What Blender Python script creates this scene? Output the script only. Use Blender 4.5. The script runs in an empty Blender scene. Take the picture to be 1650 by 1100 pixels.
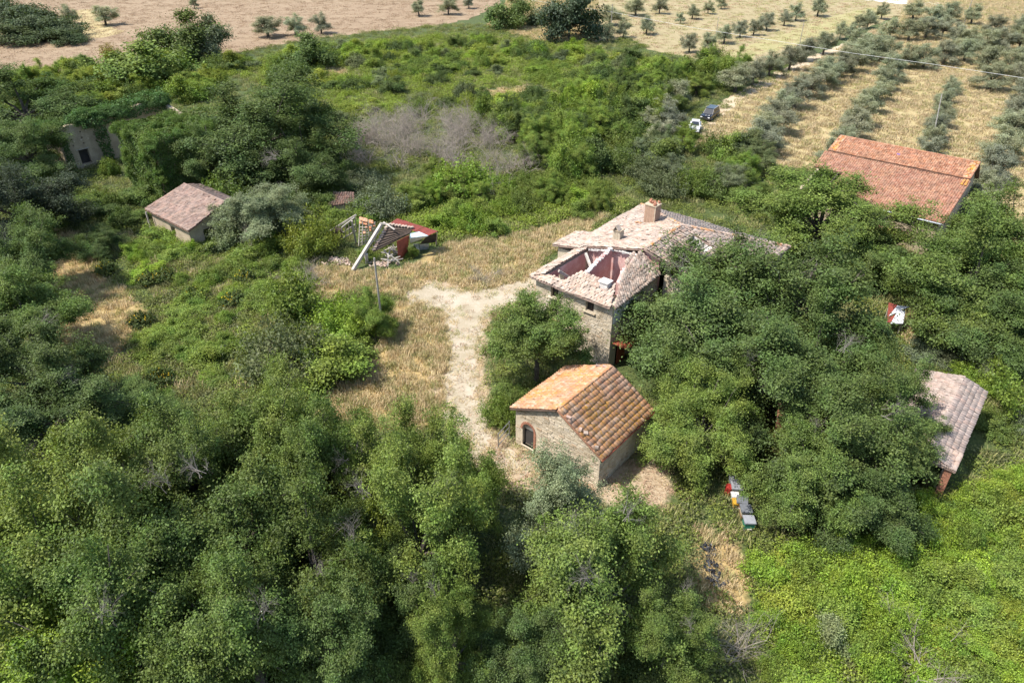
import bpy, bmesh, math, random
import numpy as np
from mathutils import Vector, Matrix, Euler
from mathutils.geometry import tessellate_polygon

R = math.radians
scene = bpy.context.scene
COL = scene.collection
rng = np.random.default_rng(7)
random.seed(7)

# ------------------------------------------------------------------ camera, light
FOC, PITCH, HCAM = 1161.0, R(33.0), 35.0
cd = bpy.data.cameras.new('camera'); cam = bpy.data.objects.new('camera', cd); COL.objects.link(cam)
cam.location = (0, 0, HCAM); cam.rotation_euler = (R(90) - PITCH, 0, 0)
cd.sensor_width = 36; cd.lens = 36 * FOC / 1650; cd.clip_start = .5; cd.clip_end = 6000
scene.camera = cam
SUN_AZ, SUN_EL = R(-108), R(58)
world = bpy.data.worlds.new('World'); scene.world = world; world.use_nodes = True
wn = world.node_tree.nodes; wl = world.node_tree.links
sky = wn.new('ShaderNodeTexSky'); sky.sky_type = 'NISHITA'; sky.sun_disc = False
sky.sun_elevation = SUN_EL; sky.sun_rotation = SUN_AZ % (2 * math.pi)
sky.air_density = 1.2; sky.dust_density = 1.5
bg = wn['Background']; bg.inputs['Strength'].default_value = .15
wl.new(sky.outputs[0], bg.inputs['Color'])
sd = bpy.data.lights.new('sun', 'SUN'); sun = bpy.data.objects.new('sun', sd); COL.objects.link(sun)
sd.energy = 4.4; sd.angle = R(.53); sd.color = (1, .95, .86)
sdir = Vector((math.sin(SUN_AZ) * math.cos(SUN_EL), math.cos(SUN_AZ) * math.cos(SUN_EL), math.sin(SUN_EL)))
sun.rotation_euler = sdir.to_track_quat('Z', 'Y').to_euler(); sun.location = (-60, 40, 90)
vs = scene.view_settings
vs.view_transform = 'Standard'; vs.look = 'None'; vs.gamma = 1; vs.use_curve_mapping = False; vs.exposure = .72
scene.cycles.max_bounces = 6; scene.cycles.diffuse_bounces = 3; scene.cycles.glossy_bounces = 2
scene.cycles.transmission_bounces = 3; scene.cycles.use_denoising = True

# ------------------------------------------------------------------ helpers
def ground_at(px, py, z=0.0):
    """where the photograph's point (px, py) lies at height z"""
    dx, dy = px - 825, 550 - py
    f = FOC * math.cos(PITCH) + dy * math.sin(PITCH); u = dy * math.cos(PITCH) - FOC * math.sin(PITCH)
    t = (z - HCAM) / u
    return Vector((dx * t, f * t, z))

def project(x, y, z):
    z = z - HCAM
    fw = y * math.cos(PITCH) - z * math.sin(PITCH); up = y * math.sin(PITCH) + z * math.cos(PITCH)
    return 825 + FOC * x / fw, 550 - FOC * up / fw

def tag(o, label=None, cat=None, group=None, kind=None):
    if label: o['label'] = label
    if cat: o['category'] = cat
    if group: o['group'] = group
    if kind: o['kind'] = kind
    return o

def empty(name, loc=(0, 0, 0), rz=0.0):
    o = bpy.data.objects.new(name, None); COL.objects.link(o)
    o.location = loc; o.rotation_euler = (0, 0, rz); o.empty_display_size = .3
    return o

def link(name, me, parent=None, loc=None, rot=None, scale=None):
    o = bpy.data.objects.new(name, me); COL.objects.link(o)
    if parent: o.parent = parent
    if loc is not None: o.location = loc
    if rot is not None: o.rotation_euler = rot
    if scale is not None: o.scale = (scale,) * 3 if isinstance(scale, (int, float)) else scale
    return o

def np_mesh(name, V, quads=None, tris=None, mat=None, smooth=False):
    me = bpy.data.meshes.new(name)
    V = np.asarray(V, dtype=np.float32).reshape(-1, 3)
    q = np.zeros((0, 4), np.int32) if quads is None else np.asarray(quads, np.int32).reshape(-1, 4)
    t = np.zeros((0, 3), np.int32) if tris is None else np.asarray(tris, np.int32).reshape(-1, 3)
    me.vertices.add(len(V)); me.vertices.foreach_set('co', V.ravel())
    nl = q.size + t.size
    me.loops.add(nl); me.loops.foreach_set('vertex_index', np.concatenate([q.ravel(), t.ravel()]))
    me.polygons.add(len(q) + len(t))
    st = np.concatenate([np.arange(len(q)) * 4, q.size + np.arange(len(t)) * 3]).astype(np.int32)
    me.polygons.foreach_set('loop_start', st)
    if smooth: me.polygons.foreach_set('use_smooth', np.ones(len(q) + len(t), bool))
    if mat: me.materials.append(mat)
    me.update(calc_edges=True); me.validate()
    return me

class MB:
    """collects solid shapes into one mesh"""
    def __init__(s): s.v = []; s.f = []
    def add(s, vs_, fs_):
        b = len(s.v); s.v += [tuple(p) for p in vs_]; s.f += [tuple(i + b for i in f) for f in fs_]; return s
    def hexa(s, p):
        return s.add(p, [(0, 3, 2, 1), (4, 5, 6, 7), (0, 1, 5, 4), (1, 2, 6, 5), (2, 3, 7, 6), (3, 0, 4, 7)])
    def box(s, c, d, rz=0, rot=None):
        m = rot if rot is not None else Matrix.Rotation(rz, 3, 'Z')
        x, y, z = d[0] / 2, d[1] / 2, d[2] / 2; c = Vector(c)
        return s.hexa([c + m @ Vector(q) for q in ((-x, -y, -z), (x, -y, -z), (x, y, -z), (-x, y, -z), (-x, -y, z), (x, -y, z), (x, y, z), (-x, y, z))])
    def beam(s, a, b, w, h=None, tw=0):
        a, b = Vector(a), Vector(b); h = h or w; d = (b - a); L = d.length
        m = d.to_track_quat('X', 'Z').to_matrix() @ Matrix.Rotation(tw, 3, 'X')
        return s.box((a + b) / 2, (L, w, h), rot=m)
    def slab(s, top, th, dirv=(0, 0, -1)):
        """a plate: polygon top extruded by th along dirv"""
        d = Vector(dirv) * th; n = len(top); t = [Vector(p) for p in top]
        b = [p + d for p in t]
        return s.add(t + b, [tuple(range(n)), tuple(reversed(range(n, 2 * n)))] + [(i, i + n, (i + 1) % n + n, (i + 1) % n) for i in range(n)])
    def tube(s, pts, rad, n=6, cap=True):
        base = len(s.v); pts = [Vector(p) for p in pts]; up = None
        for i, p in enumerate(pts):
            d = (pts[min(i + 1, len(pts) - 1)] - pts[max(i - 1, 0)]).normalized()
            q = d.to_track_quat('Z', 'X').to_matrix()
            r = rad[i] if hasattr(rad, '__len__') else rad
            for k in range(n):
                a = 2 * math.pi * k / n
                s.v.append(tuple(p + q @ Vector((math.cos(a) * r, math.sin(a) * r, 0))))
        for i in range(len(pts) - 1):
            for k in range(n):
                s.f.append((base + i * n + k, base + i * n + (k + 1) % n, base + (i + 1) * n + (k + 1) % n, base + (i + 1) * n + k))
        if cap:
            s.f.append(tuple(base + k for k in reversed(range(n)))); e = base + (len(pts) - 1) * n
            s.f.append(tuple(e + k for k in range(n)))
        return s
    def mesh(s, name, mat):
        me = bpy.data.meshes.new(name); me.from_pydata(s.v, [], s.f)
        if mat: me.materials.append(mat)
        me.update(); return me
    def build(s, name, mat, parent=None, **k):
        return link(name, s.mesh(name, mat), parent, **k)

def wall_sheet(outer, holes, origin, ax, nrm, th):
    """a wall of thickness th: outline and holes in (s, z), s along ax from origin, outer face towards nrm"""
    mb = MB(); ax, nrm, origin = Vector(ax), Vector(nrm), Vector(origin)
    loops = [outer] + list(holes)
    P = lambda p, k: origin + ax * p[0] + Vector((0, 0, p[1])) - nrm * (th * k)
    flat = [p for l in loops for p in l]
    tri = tessellate_polygon([[Vector((p[0], p[1], 0)) for p in l] for l in loops])
    n = len(flat)
    v = [P(p, 0) for p in flat] + [P(p, 1) for p in flat]
    f = [tuple(t) for t in tri] + [tuple(i + n for i in reversed(t)) for t in tri]
    b = 0
    for l in loops:
        m = len(l)
        for i in range(m):
            j = (i + 1) % m
            f.append((b + i, b + j, b + j + n, b + i + n))
        b += m
    mb.add(v, f)
    return mb

def pip(poly, x, y):
    x = np.asarray(x); y = np.asarray(y); ins = np.zeros(x.shape, bool); n = len(poly)
    for i in range(n):
        x0, y0 = poly[i]; x1, y1 = poly[(i + 1) % n]
        c = ((y0 > y) != (y1 > y)) & (x < (x1 - x0) * (y - y0) / (y1 - y0 + 1e-12) + x0)
        ins ^= c
    return ins

def wpoly(px): return [tuple(ground_at(*p)[:2]) for p in px]

def sample(polys, dens, n_max=10**9, excl=()):
    out = []
    for poly in polys:
        a = np.array(poly); lo, hi = a.min(0), a.max(0)
        n = int((hi[0] - lo[0]) * (hi[1] - lo[1]) * dens)
        p = rng.uniform(lo, hi, (n, 2)); p = p[pip(poly, p[:, 0], p[:, 1])]
        for e in excl: p = p[~pip(e, p[:, 0], p[:, 1])]
        out.append(p)
    p = np.concatenate(out)
    return p[rng.permutation(len(p))[:n_max]]

# ------------------------------------------------------------------ node helpers / materials
def new_mat(name):
    m = bpy.data.materials.new(name); m.use_nodes = True
    n = m.node_tree.nodes; l = m.node_tree.links
    return m, n, l, n['Principled BSDF']

def nd(n, typ, **k):
    x = n.new(typ)
    for a, b in k.items(): setattr(x, a, b)
    return x

def noise(n, l, scale, detail=4, rough=.6, coord='Object', vec=None):
    t = nd(n, 'ShaderNodeTexNoise'); t.inputs['Scale'].default_value = scale
    t.inputs['Detail'].default_value = detail; t.inputs['Roughness'].default_value = rough
    if vec is None:
        vec = nd(n, 'ShaderNodeTexCoord').outputs[coord] if coord != 'World' else nd(n, 'ShaderNodeNewGeometry').outputs['Position']
    l.new(vec, t.inputs['Vector']); return t

def ramp(n, l, src, stops):
    r = nd(n, 'ShaderNodeValToRGB'); e = r.color_ramp.elements
    while len(e) < len(stops): e.new(.5)
    for i, (p, c) in enumerate(stops):
        e[i].position = p; e[i].color = (*c, 1) if len(c) == 3 else c
    l.new(src, r.inputs[0]); return r

def mixc(n, l, fac, a, b, mode='MIX'):
    m = nd(n, 'ShaderNodeMix', data_type='RGBA', blend_type=mode)
    for s, v in ((m.inputs[0], fac), (m.inputs[6], a), (m.inputs[7], b)):
        if hasattr(v, 'is_linked') or isinstance(v, bpy.types.NodeSocket): l.new(v, s)
        elif isinstance(v, (int, float)): s.default_value = v
        else: s.default_value = (*v, 1)
    return m.outputs[2]

def math_n(n, l, op, a, b=0.0):
    m = nd(n, 'ShaderNodeMath', operation=op)
    for s, v in ((m.inputs[0], a), (m.inputs[1], b)):
        if isinstance(v, bpy.types.NodeSocket): l.new(v, s)
        else: s.default_value = v
    return m.outputs[0]

def bump(n, l, bsdf, src, strength, dist=.05):
    b = nd(n, 'ShaderNodeBump'); b.inputs['Strength'].default_value = strength; b.inputs['Distance'].default_value = dist
    l.new(src, b.inputs['Height']); l.new(b.outputs[0], bsdf.inputs['Normal'])

def mat_plain(name, c1, c2=None, scale=3.0, rough=.85, bmp=.3, metal=0.0, coord='Object', c3=None):
    m, n, l, p = new_mat(name); c2 = c2 or tuple(x * .6 for x in c1)
    t = noise(n, l, scale, 6, .65, coord)
    r = ramp(n, l, t.outputs['Fac'], [(.3, c2), (.62, c1)] if not c3 else [(.28, c2), (.5, c1), (.7, c3)])
    t2 = noise(n, l, scale * 9, 3, .6, coord)
    c = mixc(n, l, .35, r.outputs[0], ramp(n, l, t2.outputs['Fac'], [(.3, (.35, .35, .35)), (.7, (1, 1, 1))]).outputs[0], 'MULTIPLY')
    l.new(c, p.inputs['Base Color']); p.inputs['Roughness'].default_value = rough; p.inputs['Metallic'].default_value = metal
    if bmp: bump(n, l, p, t2.outputs['Fac'], bmp, .03)
    return m

def mat_leaf(name, color=None, trans=.3, var=.42, tint=(1.2, 1.2, .55)):
    """leaves; colour from the object's own colour unless given"""
    m, n, l, p = new_mat(name); n.remove(p)
    out = n['Material Output']; oi = nd(n, 'ShaderNodeObjectInfo'); ge = nd(n, 'ShaderNodeNewGeometry')
    base = oi.outputs['Color'] if color is None else None
    if base is None:
        rgb = nd(n, 'ShaderNodeRGB'); rgb.outputs[0].default_value = (*color, 1); base = rgb.outputs[0]
    v = nd(n, 'ShaderNodeMapRange'); l.new(ge.outputs['Random Per Island'], v.inputs[0])
    v.inputs[3].default_value = 1 - var; v.inputs[4].default_value = 1 + var
    hv = nd(n, 'ShaderNodeHueSaturation'); l.new(base, hv.inputs['Color']); l.new(v.outputs[0], hv.inputs['Value'])
    t = noise(n, l, .55, 2, .5, 'Object')
    h = nd(n, 'ShaderNodeMapRange'); l.new(t.outputs['Fac'], h.inputs[0]); h.inputs[1].default_value = .3; h.inputs[2].default_value = .7
    h.inputs[3].default_value = .472; h.inputs[4].default_value = .51
    l.new(h.outputs[0], hv.inputs['Hue'])
    orv = nd(n, 'ShaderNodeMapRange'); l.new(oi.outputs['Random'], orv.inputs[0]); orv.inputs[3].default_value = .86; orv.inputs[4].default_value = 1.12
    c = mixc(n, l, 1.0, hv.outputs[0], orv.outputs[0], 'MULTIPLY')
    at = nd(n, 'ShaderNodeAttribute'); at.attribute_name = 'tuft'
    tv = math_n(n, l, 'ADD', math_n(n, l, 'MULTIPLY', at.outputs['Fac'], .5), .8)
    c = mixc(n, l, 1.0, c, tv, 'MULTIPLY')
    d = nd(n, 'ShaderNodeBsdfDiffuse'); l.new(c, d.inputs[0])
    tr = nd(n, 'ShaderNodeBsdfTranslucent'); l.new(mixc(n, l, 1.0, c, tint, 'MULTIPLY'), tr.inputs[0])
    mx = nd(n, 'ShaderNodeMixShader'); mx.inputs[0].default_value = trans; l.new(d.outputs[0], mx.inputs[1]); l.new(tr.outputs[0], mx.inputs[2])
    g = nd(n, 'ShaderNodeBsdfGlossy'); g.inputs['Roughness'].default_value = .6; g.inputs['Color'].default_value = (.9, .95, 1, 1)
    mg = nd(n, 'ShaderNodeMixShader'); mg.inputs[0].default_value = .018; l.new(mx.outputs[0], mg.inputs[1]); l.new(g.outputs[0], mg.inputs[2])
    l.new(mg.outputs[0], out.inputs[0]); return m

def mat_tile(name, cols, lichen, lcol, dark=.25):
    m, n, l, p = new_mat(name)
    oi = nd(n, 'ShaderNodeObjectInfo'); ge = nd(n, 'ShaderNodeNewGeometry')
    f = math_n(n, l, 'FRACT', math_n(n, l, 'ADD', ge.outputs['Random Per Island'], oi.outputs['Random']))
    r = ramp(n, l, f, [(i / (len(cols) - 1), c) for i, c in enumerate(cols)])
    g = noise(n, l, .45, 4, .6, vec=ge.outputs['Position'])
    lo = ramp(n, l, g.outputs['Fac'], [(.40, (0, 0, 0)), (.62, (1, 1, 1))])
    g2 = noise(n, l, 5, 4, .7, vec=ge.outputs['Position'])
    fine = ramp(n, l, g2.outputs['Fac'], [(.42, (0, 0, 0)), (.6, (1, 1, 1))])
    lf = math_n(n, l, 'MULTIPLY', math_n(n, l, 'MULTIPLY', lo.outputs[0], fine.outputs[0]), lichen)
    c = mixc(n, l, lf, r.outputs[0], lcol)
    g3 = noise(n, l, 1.7, 5, .7, vec=ge.outputs['Position'])
    st = ramp(n, l, g3.outputs['Fac'], [(.35, (1 - dark,) * 3), (.6, (1, 1, 1))])
    c = mixc(n, l, 1.0, c, st.outputs[0], 'MULTIPLY')
    l.new(c, p.inputs['Base Color']); p.inputs['Roughness'].default_value = .9
    bump(n, l, p, g2.outputs['Fac'], .4, .02)
    return m

M = {}
M['leaf'] = mat_leaf('leaf')
M['leaf_soft'] = mat_leaf('leaf_soft', trans=.28, var=.4)
M['cover_green'] = mat_leaf('cover_green', (.19, .245, .05))
M['cover_bright'] = mat_leaf('cover_bright', (.24, .34, .045), var=.5)
M['cover_dull'] = mat_leaf('cover_dull', (.16, .18, .07))
M['straw'] = mat_leaf('straw', (.74, .62, .34), trans=.3, var=.3, tint=(1, 1, .9))
M['straw_grove'] = mat_leaf('straw_grove', (.62, .52, .30), trans=.25, var=.3, tint=(1, 1, .9))
M['straw_green'] = mat_leaf('straw_green', (.46, .46, .19), trans=.25, var=.35, tint=(1, 1, .8))
M['hay'] = mat_leaf('hay', (.48, .34, .21), trans=.15, var=.35, tint=(1, 1, .9))
M['flower'] = mat_leaf('flower', (.75, .55, .02), trans=.2, var=.2)
M['bark'] = mat_plain('bark', (.13, .11, .09), (.05, .04, .03), 4, .95, .6)
M['dead_wood'] = mat_plain('dead_wood', (.40, .345, .29), (.25, .21, .17), 3, .9, .2)
M['grey_twig'] = mat_plain('grey_twig', (.30, .265, .235), (.17, .15, .13), 3, .9, .2)
M['old_timber'] = mat_plain('old_timber', (.5, .45, .38), (.27, .23, .19), 4, .85, .3)
M['dark_timber'] = mat_plain('dark_timber', (.12, .085, .065), (.05, .04, .03), 4, .9, .3)
M['white_timber'] = mat_plain('white_timber', (.56, .51, .45), (.34, .30, .26), 3, .85, .3)
M['mortar'] = mat_plain('mortar', (.60, .51, .385), (.44, .365, .27), 1.2, .95, .5)
M['plaster_beige'] = mat_plain('plaster_beige', (.52, .42, .30), (.36, .285, .2), .9, .95, .4)
M['plaster_white'] = mat_plain('plaster_white', (.74, .7, .66), (.5, .46, .43), 1.2, .9, .3)
M['plaster_pink'] = mat_plain('plaster_pink', (.58, .33, .30), (.70, .56, .52), .8, .9, .3, c3=(.48, .23, .21))
M['brick'] = mat_plain('brick', (.42, .19, .115), (.28, .12, .08), 5, .9, .4)
M['old_brick'] = mat_plain('old_brick', (.46, .30, .21), (.36, .22, .15), 5, .9, .4)
M['dark_room'] = mat_plain('dark_room', (.06, .05, .045), (.03, .03, .03), 2, .95, .2)  # near-black colour that paints the shade of unlit interiors
M['red_metal'] = mat_plain('red_metal', (.30, .065, .045), (.19, .045, .032), 2, .6, .15)
M['rusty_door'] = mat_plain('rusty_door', (.34, .085, .04), (.2, .05, .03), 2.5, .75, .2)
M['galvanised'] = mat_plain('galvanised', (.62, .66, .72), (.45, .48, .52), 2, .45, .1, .3)
M['white_sheet'] = mat_plain('white_sheet', (.78, .79, .82), (.6, .62, .66), 1.5, .4, .1)
M['blue_sheet'] = mat_plain('blue_sheet', (.52, .66, .72), (.4, .5, .56), 2, .5, .1)
M['grey_metal'] = mat_plain('grey_metal', (.36, .36, .36), (.22, .22, .22), 5, .5, .1, .5)
M['pole_grey'] = mat_plain('pole_grey', (.34, .32, .29), (.22, .2, .18), 3, .85, .2)
M['wire'] = mat_plain('wire', (.75, .75, .75), (.6, .6, .6), 1, .5, 0)
M['patch_blue'] = mat_plain('patch_blue', (.16, .10, .30), (.2, .1, .2), 3)
M['black_film'] = mat_plain('black_film', (.05, .052, .06), (.02, .02, .025), 5, .45, .3)

def mat_stone():
    m, n, l, p = new_mat('stone')
    ge = nd(n, 'ShaderNodeNewGeometry')
    r = ramp(n, l, ge.outputs['Random Per Island'], [(0, (.46, .385, .28)), (.35, (.57, .485, .365)), (.6, (.64, .555, .43)), (.85, (.54, .48, .39)), (1, (.52, .38, .26))])
    g = noise(n, l, 9, 4, .7, vec=ge.outputs['Position'])
    c = mixc(n, l, .45, r.outputs[0], ramp(n, l, g.outputs['Fac'], [(.3, (.5, .48, .45)), (.65, (1, 1, 1))]).outputs[0], 'MULTIPLY')
    l.new(c, p.inputs['Base Color']); p.inputs['Roughness'].default_value = .92
    st = noise(n, l, .7, 4, .65, vec=ge.outputs['Position'])
    c = mixc(n, l, 1.0, c, ramp(n, l, st.outputs['Fac'], [(.34, (.62, .58, .52)), (.6, (1, 1, 1))]).outputs[0], 'MULTIPLY'); l.new(c, p.inputs['Base Color'])
    bump(n, l, p, g.outputs['Fac'], .7, .04); return m
M['stone'] = mat_stone()
M['tile_pale'] = mat_tile('tile_pale', [(.43, .295, .235), (.52, .40, .325), (.45, .36, .30), (.54, .445, .375), (.50, .345, .265), (.40, .325, .275), (.54, .405, .32)], .25, (.42, .31, .15), .45)
M['tile_barn'] = mat_tile('tile_barn', [(.50, .24, .125), (.58, .32, .19), (.52, .31, .205), (.62, .41, .28), (.48, .235, .14), (.56, .28, .13)], 1.0, (.58, .28, .04), .35)
M['tile_red'] = mat_tile('tile_red', [(.32, .13, .07), (.41, .19, .11), (.35, .18, .115), (.45, .25, .16), (.28, .125, .08)], .22, (.44, .26, .10), .5)
M['tile_dusky'] = mat_tile('tile_dusky', [(.29, .125, .08), (.36, .17, .11), (.32, .17, .12), (.40, .225, .155), (.26, .12, .08)], .4, (.42, .26, .12), .45)
M['tile_dark'] = mat_tile('tile_dark', [(.16, .085, .06), (.2, .11, .085), (.17, .11, .09), (.13, .08, .06)], .2, (.3, .26, .12), .4)
M['tile_lichen'] = mat_tile('tile_lichen', [(.42, .17, .06), (.50, .24, .06), (.46, .22, .12)], 1.0, (.58, .30, .02), .25)
M['tile_pink'] = mat_tile('tile_pink', [(.36, .265, .225), (.46, .36, .31), (.41, .32, .28), (.34, .275, .24), (.45, .315, .26)], .3, (.3, .27, .2), .35)
M['tile_brown'] = mat_tile('tile_brown', [(.27, .175, .14), (.36, .25, .205), (.31, .22, .185), (.25, .18, .155), (.38, .24, .19)], .35, (.22, .2, .13), .45)
M['tile_orange'] = mat_tile('tile_orange', [(.5, .2, .1), (.6, .28, .15), (.55, .33, .23)], .2, (.5, .36, .16), .2)

def mat_ground():
    m, n, l, p = new_mat('ground')
    ge = nd(n, 'ShaderNodeNewGeometry'); at = nd(n, 'ShaderNodeAttribute'); at.attribute_name = 'dry'
    at2 = nd(n, 'ShaderNodeAttribute'); at2.attribute_name = 'bare'
    a = noise(n, l, .35, 6, .65, vec=ge.outputs['Position']); b = noise(n, l, 3.5, 6, .7, vec=ge.outputs['Position'])
    green = ramp(n, l, b.outputs['Fac'], [(.3, (.022, .035, .010)), (.5, (.06, .085, .02)), (.7, (.12, .13, .04))])
    dry = ramp(n, l, b.outputs['Fac'], [(.28, (.20, .14, .055)), (.5, (.36, .26, .11)), (.72, (.46, .36, .18))])
    bare = ramp(n, l, b.outputs['Fac'], [(.28, (.24, .16, .10)), (.5, (.36, .275, .18)), (.72, (.48, .39, .28))])
    f = math_n(n, l, 'ADD', at.outputs['Fac'], math_n(n, l, 'MULTIPLY', math_n(n, l, 'SUBTRACT', a.outputs['Fac'], .5), 1.3))
    fr = ramp(n, l, f, [(.38, (0, 0, 0)), (.62, (1, 1, 1))])
    c = mixc(n, l, fr.outputs[0], green.outputs[0], dry.outputs[0])
    f2 = math_n(n, l, 'ADD', at2.outputs['Fac'], math_n(n, l, 'MULTIPLY', math_n(n, l, 'SUBTRACT', a.outputs['Fac'], .5), 1.2))
    c = mixc(n, l, ramp(n, l, f2, [(.4, (0, 0, 0)), (.6, (1, 1, 1))]).outputs[0], c, bare.outputs[0])
    l.new(c, p.inputs['Base Color']); p.inputs['Roughness'].default_value = 1; bump(n, l, p, b.outputs['Fac'], .8, .12)
    return m

def mat_soil(name, stops, s1=.3, s2=3.0, stretch=None, rot=0.0, bmp=.5):
    m, n, l, p = new_mat(name); ge = nd(n, 'ShaderNodeNewGeometry'); v = ge.outputs['Position']
    mp = nd(n, 'ShaderNodeMapping'); l.new(v, mp.inputs[0]); mp.inputs['Rotation'].default_value = (0, 0, rot)
    if stretch: mp.inputs['Scale'].default_value = stretch
    a = noise(n, l, s1, 5, .65, vec=mp.outputs[0]); b = noise(n, l, s2, 5, .7, vec=v)
    f = math_n(n, l, 'ADD', math_n(n, l, 'MULTIPLY', a.outputs['Fac'], .6), math_n(n, l, 'MULTIPLY', b.outputs['Fac'], .4))
    r = ramp(n, l, f, stops); l.new(r.outputs[0], p.inputs['Base Color']); p.inputs['Roughness'].default_value = 1
    bump(n, l, p, b.outputs['Fac'], bmp, .08); return m
AZ = R(39.8); ROWAZ = R(30.6)
M['ground'] = mat_ground()
M['gravel'] = mat_soil('gravel', [(.36, (.27, .225, .145)), (.47, (.345, .29, .205)), (.57, (.41, .35, .265)), (.7, (.46, .41, .325))], .4, 5)
M['wheat'] = mat_soil('wheat', [(.34, (.20, .138, .082)), (.46, (.25, .175, .107)), (.56, (.285, .208, .13)), (.68, (.32, .245, .16))], .16, .8, (.25, 2.6, 1), R(-12), .8)
M['golden_grass'] = mat_soil('golden_grass', [(.32, (.24, .19, .085)), (.5, (.36, .285, .14)), (.68, (.44, .36, .20))], .3, 1.5, (2.2, .4, 1), ROWAZ, .8)
M['mown'] = mat_soil('mown', [(.3, (.22, .18, .09)), (.5, (.30, .245, .13)), (.7, (.37, .30, .175))], .3, 2, (2.2, .25, 1), R(35), .5)
M['green_strip'] = mat_soil('green_strip', [(.3, (.24, .22, .09)), (.55, (.33, .29, .135)), (.72, (.40, .33, .18))], .3, 2)
M['road'] = mat_soil('road', [(.3, (.6, .56, .5)), (.7, (.75, .72, .67))], .3, 2)
M['dirt'] = mat_soil('dirt', [(.3, (.33, .24, .14)), (.5, (.47, .37, .25)), (.7, (.56, .47, .34))], .4, 3)

# ------------------------------------------------------------------ the ground and what lies on it (pixel outlines of the photograph laid on the ground)
DRY = [wpoly(p) for p in (
    [(500, 430), (560, 432), (640, 440), (715, 395), (840, 375), (960, 345), (985, 345), (870, 420), (850, 455), (775, 475), (700, 450), (650, 475), (600, 480), (560, 470), (510, 490), (490, 460)],
    [(640, 480), (715, 490), (725, 560), (710, 660), (690, 700), (560, 680), (510, 650), (560, 610), (610, 560)],
    [(90, 360), (150, 390), (160, 440), (215, 480), (250, 520), (200, 560), (140, 620), (100, 560), (80, 460)],
    [(1450, 500), (1500, 495), (1530, 530), (1500, 560), (1450, 550)],
    [(1120, 830), (1180, 850), (1210, 960), (1190, 1000), (1130, 960)],
    [(480, 110), (560, 110), (560, 122), (480, 125)],
    [(770, 148), (860, 138), (880, 146), (790, 158)],
    [(785, 42), (815, 5), (840, -25), (965, -25), (960, 66), (870, 68)])]
BARE = [wpoly(p) for p in (
    [(635, 470), (700, 445), (745, 458), (800, 452), (850, 440), (915, 420), (925, 440), (860, 485), (800, 510), (785, 560), (790, 620), (800, 660), (800, 720), (860, 725), (880, 765), (800, 775), (750, 735), (725, 690), (700, 640), (708, 560), (700, 500), (650, 492)],
    [(790, 700), (960, 740), (1060, 720), (1110, 800), (1060, 830), (960, 800), (800, 780), (760, 740)],)]
gx = np.concatenate([[-4000, -900, -350], np.arange(-190, 191, 1.6), [350, 900, 4000]])
gy = np.concatenate([[-2000, -300, -40], np.arange(4, 280, 1.6), [400, 1200, 5000]])
X, Y = np.meshgrid(gx, gy); nx, ny = len(gx), len(gy)
V = np.stack([X.ravel(), Y.ravel(), np.zeros(X.size)], 1)
i = (np.arange(ny - 1)[:, None] * nx + np.arange(nx - 1)).ravel()
gme = np_mesh('ground', V, np.stack([i, i + 1, i + nx + 1, i + nx], 1), mat=M['ground'])
def soft_mask(polys):
    m = np.zeros(X.shape)
    for p in polys: m = np.maximum(m, pip(p, X, Y).astype(float))
    for _ in range(1):
        k = np.pad(m, 1, mode='edge'); m = (k[:-2, 1:-1] + k[2:, 1:-1] + k[1:-1, :-2] + k[1:-1, 2:] + 2 * m) / 6
    return m.ravel()
for nm, ps in (('dry', DRY), ('bare', BARE)):
    a = gme.attributes.new(nm, 'FLOAT', 'POINT'); a.data.foreach_set('value', soft_mask(ps).astype(np.float32))
tag(link('ground', gme), 'overgrown ground of weeds and dry grass around the ruins', 'ground', kind='structure')

def sheet(name, px, z, mat, label, jag=.5, step=1.0, cat='ground'):
    P = [Vector(p) for p in wpoly(px)]; out = []
    for a, b in zip(P, P[1:] + P[:1]):
        n = max(1, int((b - a).length / step))
        for k in range(n):
            q = a.lerp(b, k / n); out.append(Vector((q.x + rng.normal(0, jag), q.y + rng.normal(0, jag), z)))
    tri = tessellate_polygon([out])
    me = bpy.data.meshes.new(name); me.from_pydata([tuple(v) for v in out], [], [tuple(t) for t in tri]); me.materials.append(mat)
    bm = bmesh.new(); bm.from_mesh(me); bmesh.ops.recalc_face_normals(bm, faces=bm.faces)
    if sum(f.normal.z for f in bm.faces) < 0: bmesh.ops.reverse_faces(bm, faces=bm.faces)
    bm.to_mesh(me); bm.free()
    return tag(link(name, me), label, cat, kind='structure')
TRACK = [(650, 470), (700, 455), (745, 468), (800, 462), (850, 448), (900, 425), (910, 440), (850, 478), (790, 505), (770, 560), (770, 620), (790, 660), (790, 720), (850, 735), (870, 760), (800, 765), (760, 730), (735, 690), (712, 640), (722, 560), (715, 500), (660, 488)]
sheet('gravel_track', TRACK, .012, M['gravel'], 'pale gravel track curving past the small stone barn', .22, .5, 'track')
WHEAT = [(-60, 122), (0, 112), (90, 116), (180, 103), (205, 85), (225, 92), (340, 95), (420, 78), (480, 66), (600, 52), (700, 42), (760, 30), (800, 8), (840, -30), (860, -60), (-400, -60), (-400, 120)]
sheet('wheat_field', WHEAT, .010, M['wheat'], 'pinkish brown ripe wheat field at the top left', .6, 2, 'field')
sheet('straw_patch', [(120, 18), (150, 14), (170, 40), (200, 52), (165, 62), (125, 62)], .016, M['golden_grass'], 'golden strip of dry grass at the edge of the wheat field', .5, 1, 'grass patch')
MOWN = [(955, 72), (1010, 60), (1060, 85), (1120, 95), (1180, 120), (1300, 82), (1450, 25), (1480, -5), (1480, -50), (940, -50), (960, 10)]
sheet('mown_field', MOWN, .008, M['mown'], 'mown straw coloured field with scattered olives', .5, 2, 'field')
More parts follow.
